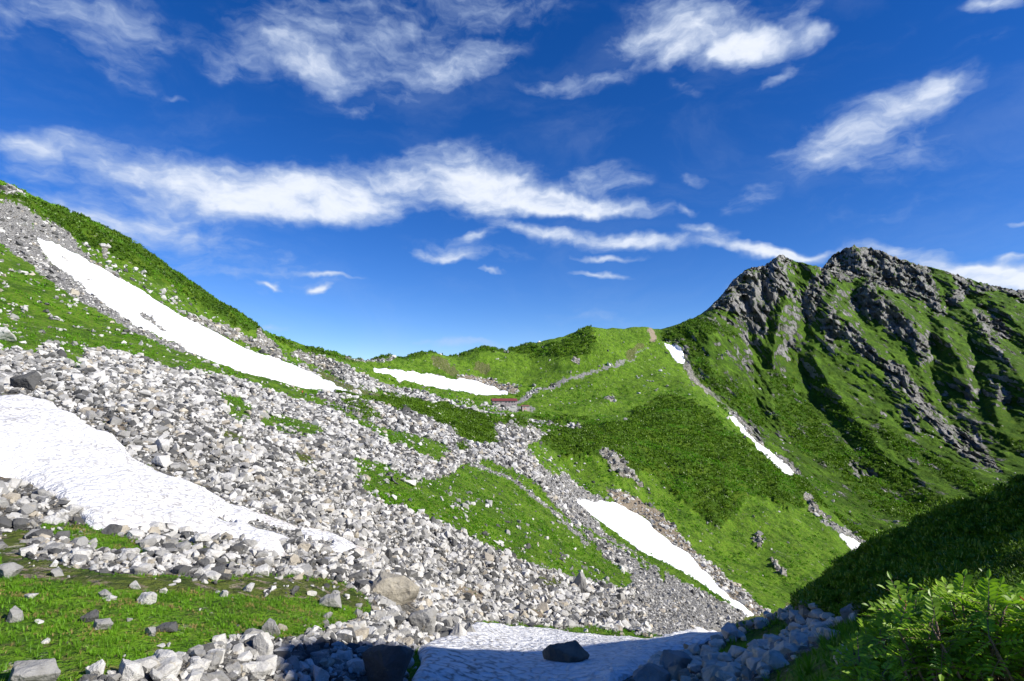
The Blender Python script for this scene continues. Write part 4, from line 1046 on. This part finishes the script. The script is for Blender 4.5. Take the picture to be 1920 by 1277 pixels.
for a_, lab in ((0, 'jumbled grey and white rubble covering the slope'), (1, 'fine pale scree'), (2, 'scattered small stones on the grass'), (3, 'small stones on the shaded slope')):
    for big_, protos in ((True, ROCK2), (False, ROCK1)):
        ii = rest[(ar == a_) & ((pxs > 7) == big_)]
        if len(ii) < 5: continue
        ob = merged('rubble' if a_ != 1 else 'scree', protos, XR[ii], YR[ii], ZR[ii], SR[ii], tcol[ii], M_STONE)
        put(ob, label=lab + (', the larger pieces' if big_ else ', the smaller pieces'), cat='rubble', kind='stuff')
print('rocks', NRK, 'faces', sum(len(o_.data.polygons) for o_ in COL.objects if o_.name.startswith(('rubble', 'scree'))))
# ---------------------------------------------------------------- plants
def clump(seed, n, spread=.5, leaf=.22, up=.4):
    rg = np.random.default_rng(seed); V, Fc = [], []
    for i in range(n):
        d = rg.normal(size=3); d[2] = abs(d[2]) * .9 + .1; d /= np.linalg.norm(d)
        c = d * spread * np.array([1, 1, .75]) * rg.uniform(.55, 1.0)
        t = np.cross(d, rg.normal(size=3)); t /= np.linalg.norm(t) + 1e-9
        tip = c + (d * .6 + t * .5 + np.array([0, 0, up])) * leaf * rg.uniform(.7, 1.3); side = np.cross(t, d) * leaf * .38
        b = len(V); V += [c - side, c + side, tip]; Fc.append((b, b + 1, b + 2))
    return np.array(V), np.array(Fc)
CL_S = [clump(400 + i, 16, .5, .42) for i in range(8)]
CL_M = [clump(420 + i, 34, .5, .26) for i in range(8)]
CL_N = [clump(440 + i, 110, .5, .15) for i in range(6)]
def tuft(seed, n=9):
    rg = np.random.default_rng(seed); V, Fc = [], []
    for i in range(n):
        a = rg.uniform(0, 6.28); b_ = rg.uniform(0, .12); x, y = b_ * math.cos(a), b_ * math.sin(a); l = rg.uniform(.25, .6); h = rg.uniform(.6, 1.0)
        w_ = .05; tx, ty = x + l * math.cos(a), y + l * math.sin(a); q = len(V)
        V += [(x - w_ * math.sin(a), y + w_ * math.cos(a), 0), (x + w_ * math.sin(a), y - w_ * math.cos(a), 0), (tx, ty, h)]; Fc.append((q, q + 1, q + 2))
    return np.array(V), np.array(Fc)
TF = [tuft(500 + i) for i in range(8)]
def plants(name, protos, x, y, z, s, mat, label, cat, kind=None, tilt=.25, shade=None, sink=0.0):
    n = len(x); sh = RNG.random(n) if shade is None else shade
    ob = merged(name, protos, x, y, z, s, np.repeat(sh[:, None], 3, 1), mat, tilt, sink)
    me = ob.data; a = me.color_attributes['tone']; arr = np.empty(len(me.vertices) * 4, np.float32); a.data.foreach_get('color', arr)
    me.color_attributes.remove(a); float_attr(me, 'shade', arr.reshape(-1, 4)[:, 0])
    return put(ob, None, label, cat, None, kind)
pq = Q['pine']
THK = [('thicket', 'broad dark green dwarf pine thicket below the hut beside the rubble', [(686,740),(730,745),(833,758),(915,785),(935,830),(880,828),(827,795),(773,775),(720,762)]),
       ('thicket', 'narrow dwarf pine strip at the lower end of the upper snow strip', [(622,736),(685,744),(690,752),(640,748)]),
       ('thicket', 'long dwarf pine patch in the rubble under the snow strip', [(636,752),(682,755),(716,786),(690,782),(650,768)]),
       ('thicket', 'small dark dwarf pine above the broad thicket', [(725,736),(760,740),(795,752),(740,748)]),
       ('thicket', 'lone small dwarf pine in the grey rubble', [(850,835),(868,832),(878,842),(862,848)])]
def in_poly(P, px, py):
    m = np.zeros(np.shape(px), bool); P = np.array(P, float)
    for (ax, ay), (bx, by) in zip(P, np.roll(P, -1, 0)):
        if ay == by: continue
        m ^= ((ay > py) != (by > py)) & (px < (bx - ax) * (py - ay) / (by - ay) + ax)
    return m
for nm, lab, P in THK:
    m = in_poly(P, QX, QY) & (RQ > 80) & (RQ < 420)
    x, y, z, i, j = scatter(0.9 / 1.0 * np.ones_like(RQ), m)
    plants('dwarf_pine_thicket', CL_M, x, y, z + .1, RNG.uniform(1.3, 2.3, len(x)), M_PINE, lab, 'dwarf pine', None, shade=RNG.random(len(x)))
    print(lab, len(x))
x, y, z, i, j = scatter(0.5 / np.clip(.004 * RQ, .5, 2.4) ** 2 * 1.4, (pq + .55 * fbm(GXw[:-1, :-1] / 16, (GYw + GZw)[:-1, :-1] / 16, 4, 171) > .55) & (pq > .04) & (RQ > 70) & (RQ < 800))
sz = np.clip(.0042 * RQ[i, j], .8, 2.6) * RNG.uniform(.5, 1.5, len(x)); print('pines far', len(x))
bl = fbm(x / 22, y / 22, 4, 175) + .25 * sstep(PY[i, j], 840, 930) * (PX[i, j] < 1500) + RNG.normal(0, .08, len(x)) > .22
plants('broadleaf_scrub', CL_S, x[bl], y[bl], z[bl], sz[bl] * .8, M_BROAD, 'bright broad-leaved scrub mixed into the dwarf pine', 'scrub', 'stuff')
x, y, z, sz = x[~bl], y[~bl], z[~bl], sz[~bl]
plants('dwarf_pine', CL_S, x, y, z, sz, M_PINE, 'dense dwarf pine covering the middle spur and the mountain flanks', 'dwarf pine', 'stuff', shade=np.where((x < -50), RNG.uniform(-.4, .3, len(x)), np.where(x > 45, .35, 0) + RNG.uniform(0, 1.1, len(x))))
x, y, z, i, j = scatter(9.0 * np.ones_like(RQ), (pq > .5) & (RQ <= 70) & (RQ > 16))
nb = fbm(x / 3, y / 3, 3, 77); print('pines near', len(x))
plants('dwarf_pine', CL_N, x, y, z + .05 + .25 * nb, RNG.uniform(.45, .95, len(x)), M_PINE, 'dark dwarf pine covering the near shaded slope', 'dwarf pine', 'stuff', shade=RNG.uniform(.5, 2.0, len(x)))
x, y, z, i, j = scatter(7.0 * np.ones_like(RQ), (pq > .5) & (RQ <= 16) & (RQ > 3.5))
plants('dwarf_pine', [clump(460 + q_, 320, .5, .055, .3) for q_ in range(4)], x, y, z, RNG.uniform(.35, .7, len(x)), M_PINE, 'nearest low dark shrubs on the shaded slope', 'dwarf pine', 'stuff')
# broad-leaved herbs in bright cushions on the green slopes
hn = fbm(GXw[:-1, :-1] / 14, GYw[:-1, :-1] / 14, 4, 151)
x, y, z, i, j = scatter(0.35 / np.clip(.0045 * RQ, .35, 2) ** 2 * np.clip(hn + .15, 0, 1) * 1.6, (Q['grass'] > .5) & (RQ > 45) & (RQ < 560) & ((QX > 560) | (RQ > 110)))
sz = np.clip(.0045 * RQ[i, j], .4, 2.0) * RNG.uniform(.5, 1.3, len(x)); print('herbs', len(x))
plants('herb_cushions', CL_S, x, y, z - .1 * sz, sz, M_BROAD, 'bright green alpine herbs on the sunny slopes', 'herbs', 'stuff')
for (px, py, w, lab) in ((722,940,44,'bright green cushion bush at the left end of the middle green slope'),(766,955,44,'bright green cushion bush right of its larger neighbour'),(826,924,26,'small bright bush on the green slope between white stones'),(560,868,16,'tiny bright bush in the grey rubble')):
    p = hit(px, py, 30); sc_ = p.length / F_PX; n = 26; a = RNG.uniform(0, 6.28, n); rr = np.sqrt(RNG.random(n)) * w * sc_ * .5
    xs, ys = p.x + rr * np.cos(a), p.y + rr * np.sin(a) * 1.2
    plants('cushion_bush', CL_M, xs, ys, ground_z(xs, ys) - .05, RNG.uniform(.5, 1.0, n) * w * sc_ * .28, M_BROAD, lab, 'bush', None, shade=RNG.uniform(.6, 1, n))
# grass
gm = (Q['grass'] > .45) & (RQ < 46) & (RQ > 5) & ~shade_zone
x, y, z, i, j = scatter(110 * np.clip(.55 + fbm(GXw[:-1, :-1] / 1.3, GYw[:-1, :-1] / 1.3, 3, 161), .08, 1.2), gm)
print('tufts', len(x))
dry = fbm(x / 1.1, y / 1.1, 4, 191, .6) + RNG.normal(0, .08, len(x)) > .16
plants('grass', TF, x[dry], y[dry], z[dry], RNG.uniform(.05, .12, dry.sum()), M_STRAW, 'dry yellow grass tufts in the foreground meadow', 'grass', 'stuff', .3)
x, y, z = x[~dry], y[~dry], z[~dry]
plants('grass', TF, x, y, z, RNG.uniform(.07, .17, len(x)), M_GRASS, 'short green grass of the foreground meadow', 'grass', 'stuff', .2)
x, y, z, i, j = scatter(10 * np.clip(.4 + fbm(GXw[:-1, :-1] / 2, GYw[:-1, :-1] / 2, 3, 163), .02, 1.2), ((Q['grass'] > .45) | (Q['moss'] > .5)) & shade_zone & (RQ > 4) & (RQ < 45))
plants('grass', TF, x, y, z, RNG.uniform(.2, .45, len(x)), M_GRASS, 'longer grass on the shaded slope', 'grass', 'stuff', .3)
x, y, z, i, j = scatter(np.clip(2200 / RQ ** 2, .05, 1.2) * 3.5, (Q['grass'] > .45) & (RQ >= 46) & (RQ < 170))
print('tufts far', len(x))
plants('grass', TF, x, y, z, np.clip(.0042 * RQ[i, j], .2, .8) * RNG.uniform(.6, 1.3, len(x)), M_GRASS, 'green grass on the middle slopes', 'grass', 'stuff', .2)
# ---------------------------------------------------------------- the hut, its shed, the hikers and the near shrub
class MB:
    def __init__(self): self.bm = bmesh.new()
    def box(self, x0, x1, y0, y1, z0, z1):
        v = [self.bm.verts.new(p) for p in ((x0,y0,z0),(x1,y0,z0),(x1,y1,z0),(x0,y1,z0),(x0,y0,z1),(x1,y0,z1),(x1,y1,z1),(x0,y1,z1))]
        for f in ((3,2,1,0),(4,5,6,7),(0,1,5,4),(1,2,6,5),(2,3,7,6),(3,0,4,7)): self.bm.faces.new([v[i] for i in f])
        return self
    def prism(self, prof, x0, x1):                          # profile in y,z along x
        a = [self.bm.verts.new((x0, y, z)) for y, z in prof]; b = [self.bm.verts.new((x1, y, z)) for y, z in prof]; n = len(prof)
        self.bm.faces.new(a[::-1]); self.bm.faces.new(b)
        for i in range(n): self.bm.faces.new((a[i], a[(i + 1) % n], b[(i + 1) % n], b[i]))
        return self
    def tube(self, pts, r0, r1=None, seg=6):
        r1 = r0 if r1 is None else r1; rings = []; pts = [Vector(p) for p in pts]
        for i, p in enumerate(pts):
            d = (pts[min(i + 1, len(pts) - 1)] - pts[max(i - 1, 0)]).normalized(); u = d.orthogonal().normalized(); w_ = d.cross(u)
            r = r0 + (r1 - r0) * i / (len(pts) - 1)
            rings.append([self.bm.verts.new(p + (u * math.cos(a) + w_ * math.sin(a)) * r) for a in [k_ * 2 * math.pi / seg for k_ in range(seg)]])
        for A_, B_ in zip(rings[:-1], rings[1:]):
            for k_ in range(seg): self.bm.faces.new((A_[k_], A_[(k_ + 1) % seg], B_[(k_ + 1) % seg], B_[k_]))
        self.bm.faces.new(rings[0][::-1]); self.bm.faces.new(rings[-1]); return self
    def build(self, name, mat, parent=None, bevel=0, smooth=False, **kw):
        bmesh.ops.recalc_face_normals(self.bm, faces=self.bm.faces[:])
        if bevel: bmesh.ops.bevel(self.bm, geom=self.bm.edges[:], offset=bevel, segments=1, affect='EDGES')
        me = bpy.data.meshes.new(name); self.bm.to_mesh(me); self.bm.free(); me.materials.append(mat)
        for p in me.polygons: p.use_smooth = smooth
        return put(bpy.data.objects.new(name, me), parent, **kw)
M_WALL = simple('mauve_cladding', (0.30, 0.255, 0.265), .8, 0, .3, 3, .12)
M_ROOF = simple('red_sheet_roof', (0.20, 0.05, 0.045), .5, 0, .2, 2, .15)
M_FRAME = simple('pale_frame', (0.55, 0.53, 0.52), .6); M_GLASS = simple('dark_glass', (0.02, 0.025, 0.03), .12)
M_DARK = simple('dark_opening', (0.02, 0.02, 0.022), .8); M_CREAM = simple('cream_board', (0.6, 0.58, 0.53), .8, 0, .2, 3, .1)
M_CONC = simple('concrete', (0.45, 0.44, 0.42), .9, 0, .4, 4, .15); M_SHED = simple('shed_wall', (0.40, 0.33, 0.32), .8, 0, .2, 3, .15)
M_RUST = simple('brown_roof', (0.22, 0.10, 0.07), .7, 0, .2, 2, .2); M_ORANGE = simple('orange_cloth', (0.75, 0.16, 0.05), .7, 0, .4, 6, .1)
hp = Vector(pix_dir(945, 765)).normalized() * 455; hr = math.hypot(hp.x, hp.y); print('hut at', hp, 'ground', float(ground_z(hp.x, hp.y)), [round(float(ground_z(hp.x, hp.y - q)) - hp.z * (hr - q) / hr, 1) for q in range(0, 120, 10)])
hs = hr / 470.0; LH = 20.2 * hs
hut = empty('mountain_hut', (hp.x, hp.y, hp.z + .8), 'long two-storey mountain hut with mauve walls and a red roof', 'hut', (0, 0, math.radians(11)))
h2 = LH / 2; WZ = 5.2 * hs; DP = 8.5 * hs
MB().prism([(-DP/2, -3), (DP/2, -3), (DP/2, WZ), (0, WZ + 1.5*hs), (-DP/2, WZ)], -h2, h2).build('wall', M_WALL, hut)
roof = MB()
for sg in (-1, 1):
    roof.prism([(sg*(DP/2+.55), WZ - .25), (0, WZ + 1.55*hs), (0, WZ + 1.8*hs), (sg*(DP/2+.55), WZ)], -h2 - .5, h2 + .5)
roof.build('roof', M_ROOF, hut)
MB().box(-h2 - .05, h2 + .05, -DP/2 - .08, -DP/2 - .01, -3, .35).build('plinth', M_CONC, hut)
def window(parent, xc, zc, w, h, y):
    f = MB(); t = .09
    f.box(xc-w/2-t, xc+w/2+t, y-.09, y, zc+h/2, zc+h/2+t); f.box(xc-w/2-t, xc+w/2+t, y-.12, y, zc-h/2-t, zc-h/2)
    f.box(xc-w/2-t, xc-w/2, y-.09, y, zc-h/2, zc+h/2); f.box(xc+w/2, xc+w/2+t, y-.09, y, zc-h/2, zc+h/2); f.box(xc-.03, xc+.03, y-.08, y-.01, zc-h/2, zc+h/2)
    fo = f.build('window', M_FRAME, parent)
    MB().box(xc-w/2, xc+w/2, y-.05, y-.005, zc-h/2, zc+h/2).build('pane', M_GLASS, fo)
def hx(px12): return (px12 - 528) / 537 * LH - h2
for q_, wd in ((595, 34), (708, 26), (820, 38), (893, 38), (955, 38), (1005, 26)): window(hut, hx(q_), 4.0*hs, wd/27*hs, 1.05*hs, -DP/2)
for q_, wd in ((597, 34), (718, 50), (815, 14), (877, 14), (965, 34), (1015, 34)): window(hut, hx(q_), 1.75*hs, wd/27*hs, .95*hs, -DP/2)
MB().box(hx(636), hx(670), -DP/2-.07, -DP/2-.003, .05, 2.1*hs).build('door', M_DARK, hut)
MB().box(hx(770), hx(808), -DP/2-.07, -DP/2-.003, .2, 1.1*hs).build('hatch', M_DARK, hut)
for a_, b_ in ((940, 962), (966, 990), (994, 1028)): MB().box(hx(a_), hx(b_), -DP/2-.5, -DP/2-.35, .1, 1.2*hs).build('leaning_board', M_CREAM, hut)
MB().box(-h2-.06, -h2-.003, -1.1, 0.1, .1, 2.2).build('side_door', M_DARK, hut)
sp = Vector(pix_dir(985, 766)).normalized() * 453
shed = empty('shed', (sp.x, sp.y + 1, sp.z - .3), 'small low shed with a brown roof right of the hut', 'shed', (0, 0, math.radians(14)))
SW = 6.2 * hs
MB().prism([(-2, -2), (2, -2), (2, 2.9*hs), (-2, 2.3*hs)], -SW/2, SW/2).build('wall', M_SHED, shed)
MB().prism([(-2.4, 2.25*hs), (2.4, 2.97*hs), (2.4, 3.12*hs), (-2.4, 2.40*hs)], -SW/2-.35, SW/2+.35).build('roof', M_RUST, shed)
MB().box(-SW/2-.06, -SW/2-.004, -1.6, 1.4, 0, 2.0*hs).build('door', M_DARK, shed)
window(shed, -SW*.22, 1.4*hs, .9*hs, .6*hs, -2); window(shed, SW*.27, 1.4*hs, .6*hs, .6*hs, -2)
op = Vector(pix_dir(984, 767)).normalized() * 452
tp = MB()
rg_ = np.random.default_rng(3); n_ = 9
gv = [[tp.bm.verts.new(((i - 4) * .28 * hs, (j - 4) * .16, .55 * hs * math.exp(-((i - 4) ** 2 + (j - 4) ** 2) / 9) + .1 * rg_.random())) for j in range(n_)] for i in range(n_)]
for i in range(n_ - 1):
    for j in range(n_ - 1): tp.bm.faces.new((gv[i][j], gv[i + 1][j], gv[i + 1][j + 1], gv[i][j + 1]))
bmesh.ops.solidify(tp.bm, geom=tp.bm.faces[:], thickness=.04)
t_o = tp.build('tarpaulin', M_ORANGE, None, 0, False, label='small orange tarpaulin heaped in front of the shed', cat='tarpaulin'); t_o.location = (op.x, op.y - 3.2, op.z + .15)
# gravel mound before the hut
n_ = 160; a_ = RNG.uniform(0, 6.28, n_); q_ = np.sqrt(RNG.random(n_)) * 2.0 * hs
mx, my = hp.x - h2 + (885 - 528) / 537 * LH + q_ * np.cos(a_), hp.y - DP/2 - 2.5 + q_ * np.sin(a_) * .7
mo = merged('gravel_pile', ROCK1, mx, my, hp.z - .3 + 1.5 * hs * (1 - q_ / (2.0 * hs)), RNG.uniform(.25, .6, n_), np.tile(TONES['pale'], (n_, 1)), M_STONE); put(mo, None, 'pale heap of stones against the front of the hut', 'stone pile')

def person(loc, yaw, jacket, pack, trousers, label, step=.18):
    root = empty('person', loc, label, 'person', (0, 0, yaw))
    J = {'pel':(0,0,.92,.15),'wst':(0,.0,1.08,.135),'che':(0,.03,1.32,.165),'nek':(0,.05,1.50,.06),'hd0':(0,.06,1.60,.085),'hd1':(0,.07,1.70,.09)}
    V = []; E = []; Rr = []
    def add(p, r, par=None):
        V.append(p); Rr.append(r); 
        if par is not None: E.append((par, len(V) - 1))
        return len(V) - 1
    p0 = add((0,0,.92), .14); p1 = add((0,.01,1.1), .13, p0); p2 = add((0,.04,1.34), .16, p1); p3 = add((0,.06,1.49), .06, p2); p4 = add((0,.08,1.62), .09, p3); add((0,.08,1.71), .075, p4)
    add((0,.17,1.61), .018, p4)                                # nose
    for s in (-1, 1):
        h_ = add((s*.10,0,.86), .095, p0); k_ = add((s*.11,s*step*.6+.06,.50), .06, h_); a_ = add((s*.11,s*step,.10), .042, k_); add((s*.11,s*step+.15,.045), .035, a_)
        sh = add((s*.19,.03,1.40), .06, p2); el_ = add((s*.25,.05,1.14), .045, sh); wr_ = add((s*.22,.22,1.02), .032, el_); hd_ = add((s*.21,.28,1.00), .035, wr_)
        for f_ in range(4): add((s*(.21-.02+.013*f_),.36-.008*abs(f_-1.5),.985), .009, hd_)
        add((s*.18,.31,1.0), .01, hd_)
    me = bpy.data.meshes.new('body'); me.from_pydata(V, E, []); ob = bpy.data.objects.new('body', me); put(ob, root)
    md = ob.modifiers.new('skin', 'SKIN'); ob.modifiers.new('sub', 'SUBSURF').levels = 1; ob.modifiers['sub'].render_levels = 1
    for i, sv in enumerate(me.skin_vertices[0].data): sv.radius = (Rr[i], Rr[i]); sv.use_root = (i == 0)
    me.materials.append(trousers)
    def shell(name, pts, mat, r0, r1): return MB().tube(pts, r0, r1, 10).build(name, mat, root, 0, True)
    shell('jacket', [(0,.0,.86),(0,.01,1.1),(0,.04,1.34),(0,.05,1.46)], jacket, .175, .15)
    for s in (-1, 1): shell('sleeve', [(s*.17,.03,1.42),(s*.25,.05,1.14),(s*.225,.2,1.03)], jacket, .075, .05)
    shell('hat', [(0,.08,1.68),(0,.08,1.75),(0,.08,1.79)], pack, .115, .05)
    pk = MB().box(-.17,.17,-.40,-.13,.98,1.52); pk.build('backpack', pack, root, .05)
M_SKIN = simple('skin', (0.5, 0.3, 0.2), .6)
M_NAVY = simple('dark_cloth', (0.02, 0.022, 0.03), .8); M_ORJ = simple('orange_jacket', (0.75, 0.20, 0.07), .7); M_GREYT = simple('grey_trousers', (0.42, 0.42, 0.44), .8); M_BLKT = simple('black_trousers', (0.025, 0.025, 0.028), .8)
a_p = hit(566.5, 743, 90); person(a_p, math.radians(160), M_ORJ, M_NAVY, M_BLKT, 'hiker in orange jacket carrying a dark pack beside a pale boulder')
a_p = hit(573, 747, 90); person(a_p, math.radians(175), M_NAVY, M_BLKT, M_GREYT, 'hiker in dark clothing and grey trousers standing right of the orange one')

# ---- near rowan shrub
M_BARK = simple('rowan_bark', (0.20, 0.13, 0.09), .7, 0, .5, 60, .3)
M_RED = simple('young_red_shoots', (0.42, 0.05, 0.015), .5)
M_ROWAN = leaf_mat('rowan_leaves', (0.09, 0.20, 0.012), (0.27, 0.42, 0.03), 0.42, 6.0)
def shrub(name, label, tips, base, seed, leaf_len=.15):
    rg = np.random.default_rng(seed); root = empty(name, base, label, 'shrub'); B = Vector(base)
    st = MB(); LV, LF, LS = [], [], []; RV = MB()
    def leaflet(p, d, n, l, w_, sh):
        s_ = d.cross(n).normalized() * w_; up_ = n * (w_ * .35); b = len(LV)
        for v_ in (p, p + d * l * .35 + s_ * .9 + up_, p + d * l * .7 + s_ * .7 + up_, p + d * l, p + d * l * .7 - s_ * .7 + up_, p + d * l * .35 - s_ * .9 + up_, p + d * l * .5): LV.append(tuple(v_)); LS.append(sh)
        LF.extend([(b, b + 1, b + 6), (b + 1, b + 2, b + 6), (b + 2, b + 3, b + 6), (b + 6, b + 3, b + 4), (b + 6, b + 4, b + 5), (b, b + 6, b + 5)])
    def compound(p, d, L_, sh):
        d = d.normalized(); n = (Vector((0, 0, 1)) - d * d.z); n = (n.normalized() + Vector(rg.normal(0, .25, 3))).normalized(); n = (n - d * n.dot(d)).normalized(); s_ = d.cross(n)
        droop = rg.uniform(.15, .6)
        pts = [p + d * L_ * t - Vector((0, 0, 1)) * droop * L_ * t * t * .5 for t in (0, .35, .7, 1.0)]
        st2.tube([q - B for q in pts], .0016, .0008, 3)
        npair = int(rg.integers(4, 7))
        for k_ in range(npair):
            t = .22 + .74 * k_ / npair; q = p + d * L_ * t - Vector((0, 0, 1)) * droop * L_ * t * t * .5
            for sg in (-1, 1):
                dd = (s_ * sg + d * .55 + n * rg.uniform(-.1, .25)).normalized(); leaflet(q - B, dd, n, L_ * .30 * rg.uniform(.8, 1.1), L_ * .078, sh + rg.uniform(-.12, .12))
        leaflet(pts[-1] - B, (d - Vector((0, 0, droop * .6))).normalized(), n, L_ * .30, L_ * .075, sh)
    st2 = MB()
    for tip in tips:
        T = Vector(tip); b0 = B + Vector((rg.normal(0, .10), rg.normal(0, .10), 0)); mid = b0.lerp(T, .55) + Vector((rg.normal(0, .07), rg.normal(0, .07), -.10 * (T - b0).length + rg.normal(0, .04)))
        pts = []
        for k_ in range(9):
            t = k_ / 8; pts.append(b0 * (1 - t) ** 2 + mid * 2 * t * (1 - t) + T * t * t + Vector(rg.normal(0, .006, 3)))
        st.tube([q - B for q in pts], .013, .0035, 5)
        ax = (pts[-1] - pts[-3]).normalized()
        for k_ in range(int(rg.integers(6, 10))):
            t = 1 - .3 * (k_ / 9) ** 1.3; q = pts[-1].lerp(pts[-3], (1 - t) * 2.2); a = k_ * 2.4 + rg.uniform(-.4, .4); o_ = ax.orthogonal().normalized(); o2_ = ax.cross(o_)
            d = (ax * rg.uniform(-.1, .6) + (o_ * math.cos(a) + o2_ * math.sin(a)) * rg.uniform(.7, 1.1) + Vector((0, 0, .18)))
            compound(q, d, leaf_len * rg.uniform(.75, 1.2), float(np.clip(rg.normal(.5, .28), 0, 1)))
        if leaf_len > .105 and rg.random() < .10:
            for k_ in range(5): RV.tube([T - B, T - B + Vector(rg.normal(0, .02, 3)) + Vector((0, 0, .045))], .003, .002, 4)
    st.build('branches', M_BARK, root, 0, True); st2.build('leaf_stalks', M_BARK, root)
    if len(RV.bm.verts): RV.build('red_shoots', M_RED, root)
    me = np_mesh('leaves', np.array(LV), np.array(LF), M_ROWAN, False); float_attr(me, 'shade', LS); put(bpy.data.objects.new('leaves', me), root)
def at_pix(px, py, dist):
    a, y, z = pix_dir(px, py); v = Vector((a, y, z)).normalized(); return v * dist
rgs = np.random.default_rng(77)
topx = [1600, 1640, 1665, 1700, 1745, 1800, 1850, 1895, 1960, 2050, 2200, 2350]; topy = [1225, 1165, 1135, 1122, 1150, 1112, 1120, 1106, 1115, 1140, 1200, 1330]
tips = []
while len(tips) < 320:
    px = rgs.uniform(1600, 2120); ty = np.interp(px, topx, topy); py = ty + 12 + abs(rgs.normal(0, 1)) * 70
    if py > 1500: continue
    tips.append(at_pix(px, py, rgs.uniform(2.5, 4.1)))
for k_ in range(24): 
    px = rgs.uniform(1650, 1920); tips.append(at_pix(px, np.interp(px, topx, topy) + rgs.uniform(0, 18), rgs.uniform(2.7, 3.6)))
c_ = at_pix(1930, 1277, 3.2); shrub('rowan_shrub', 'leafy rowan shrub in bright sunlight at the bottom right corner', tips, (c_.x, c_.y, float(ground_z(c_.x, c_.y)) - .05), 8, .108)
tips = [at_pix(rgs.uniform(1600, 1700), rgs.uniform(1215, 1330), rgs.uniform(2.5, 2.9)) for _ in range(26)]
c_ = at_pix(1680, 1400, 2.7); shrub('rowan_shrub', 'small low rowan shoots left of the big sunlit shrub', tips, (c_.x, c_.y, float(ground_z(c_.x, c_.y)) - .05), 9, .10)
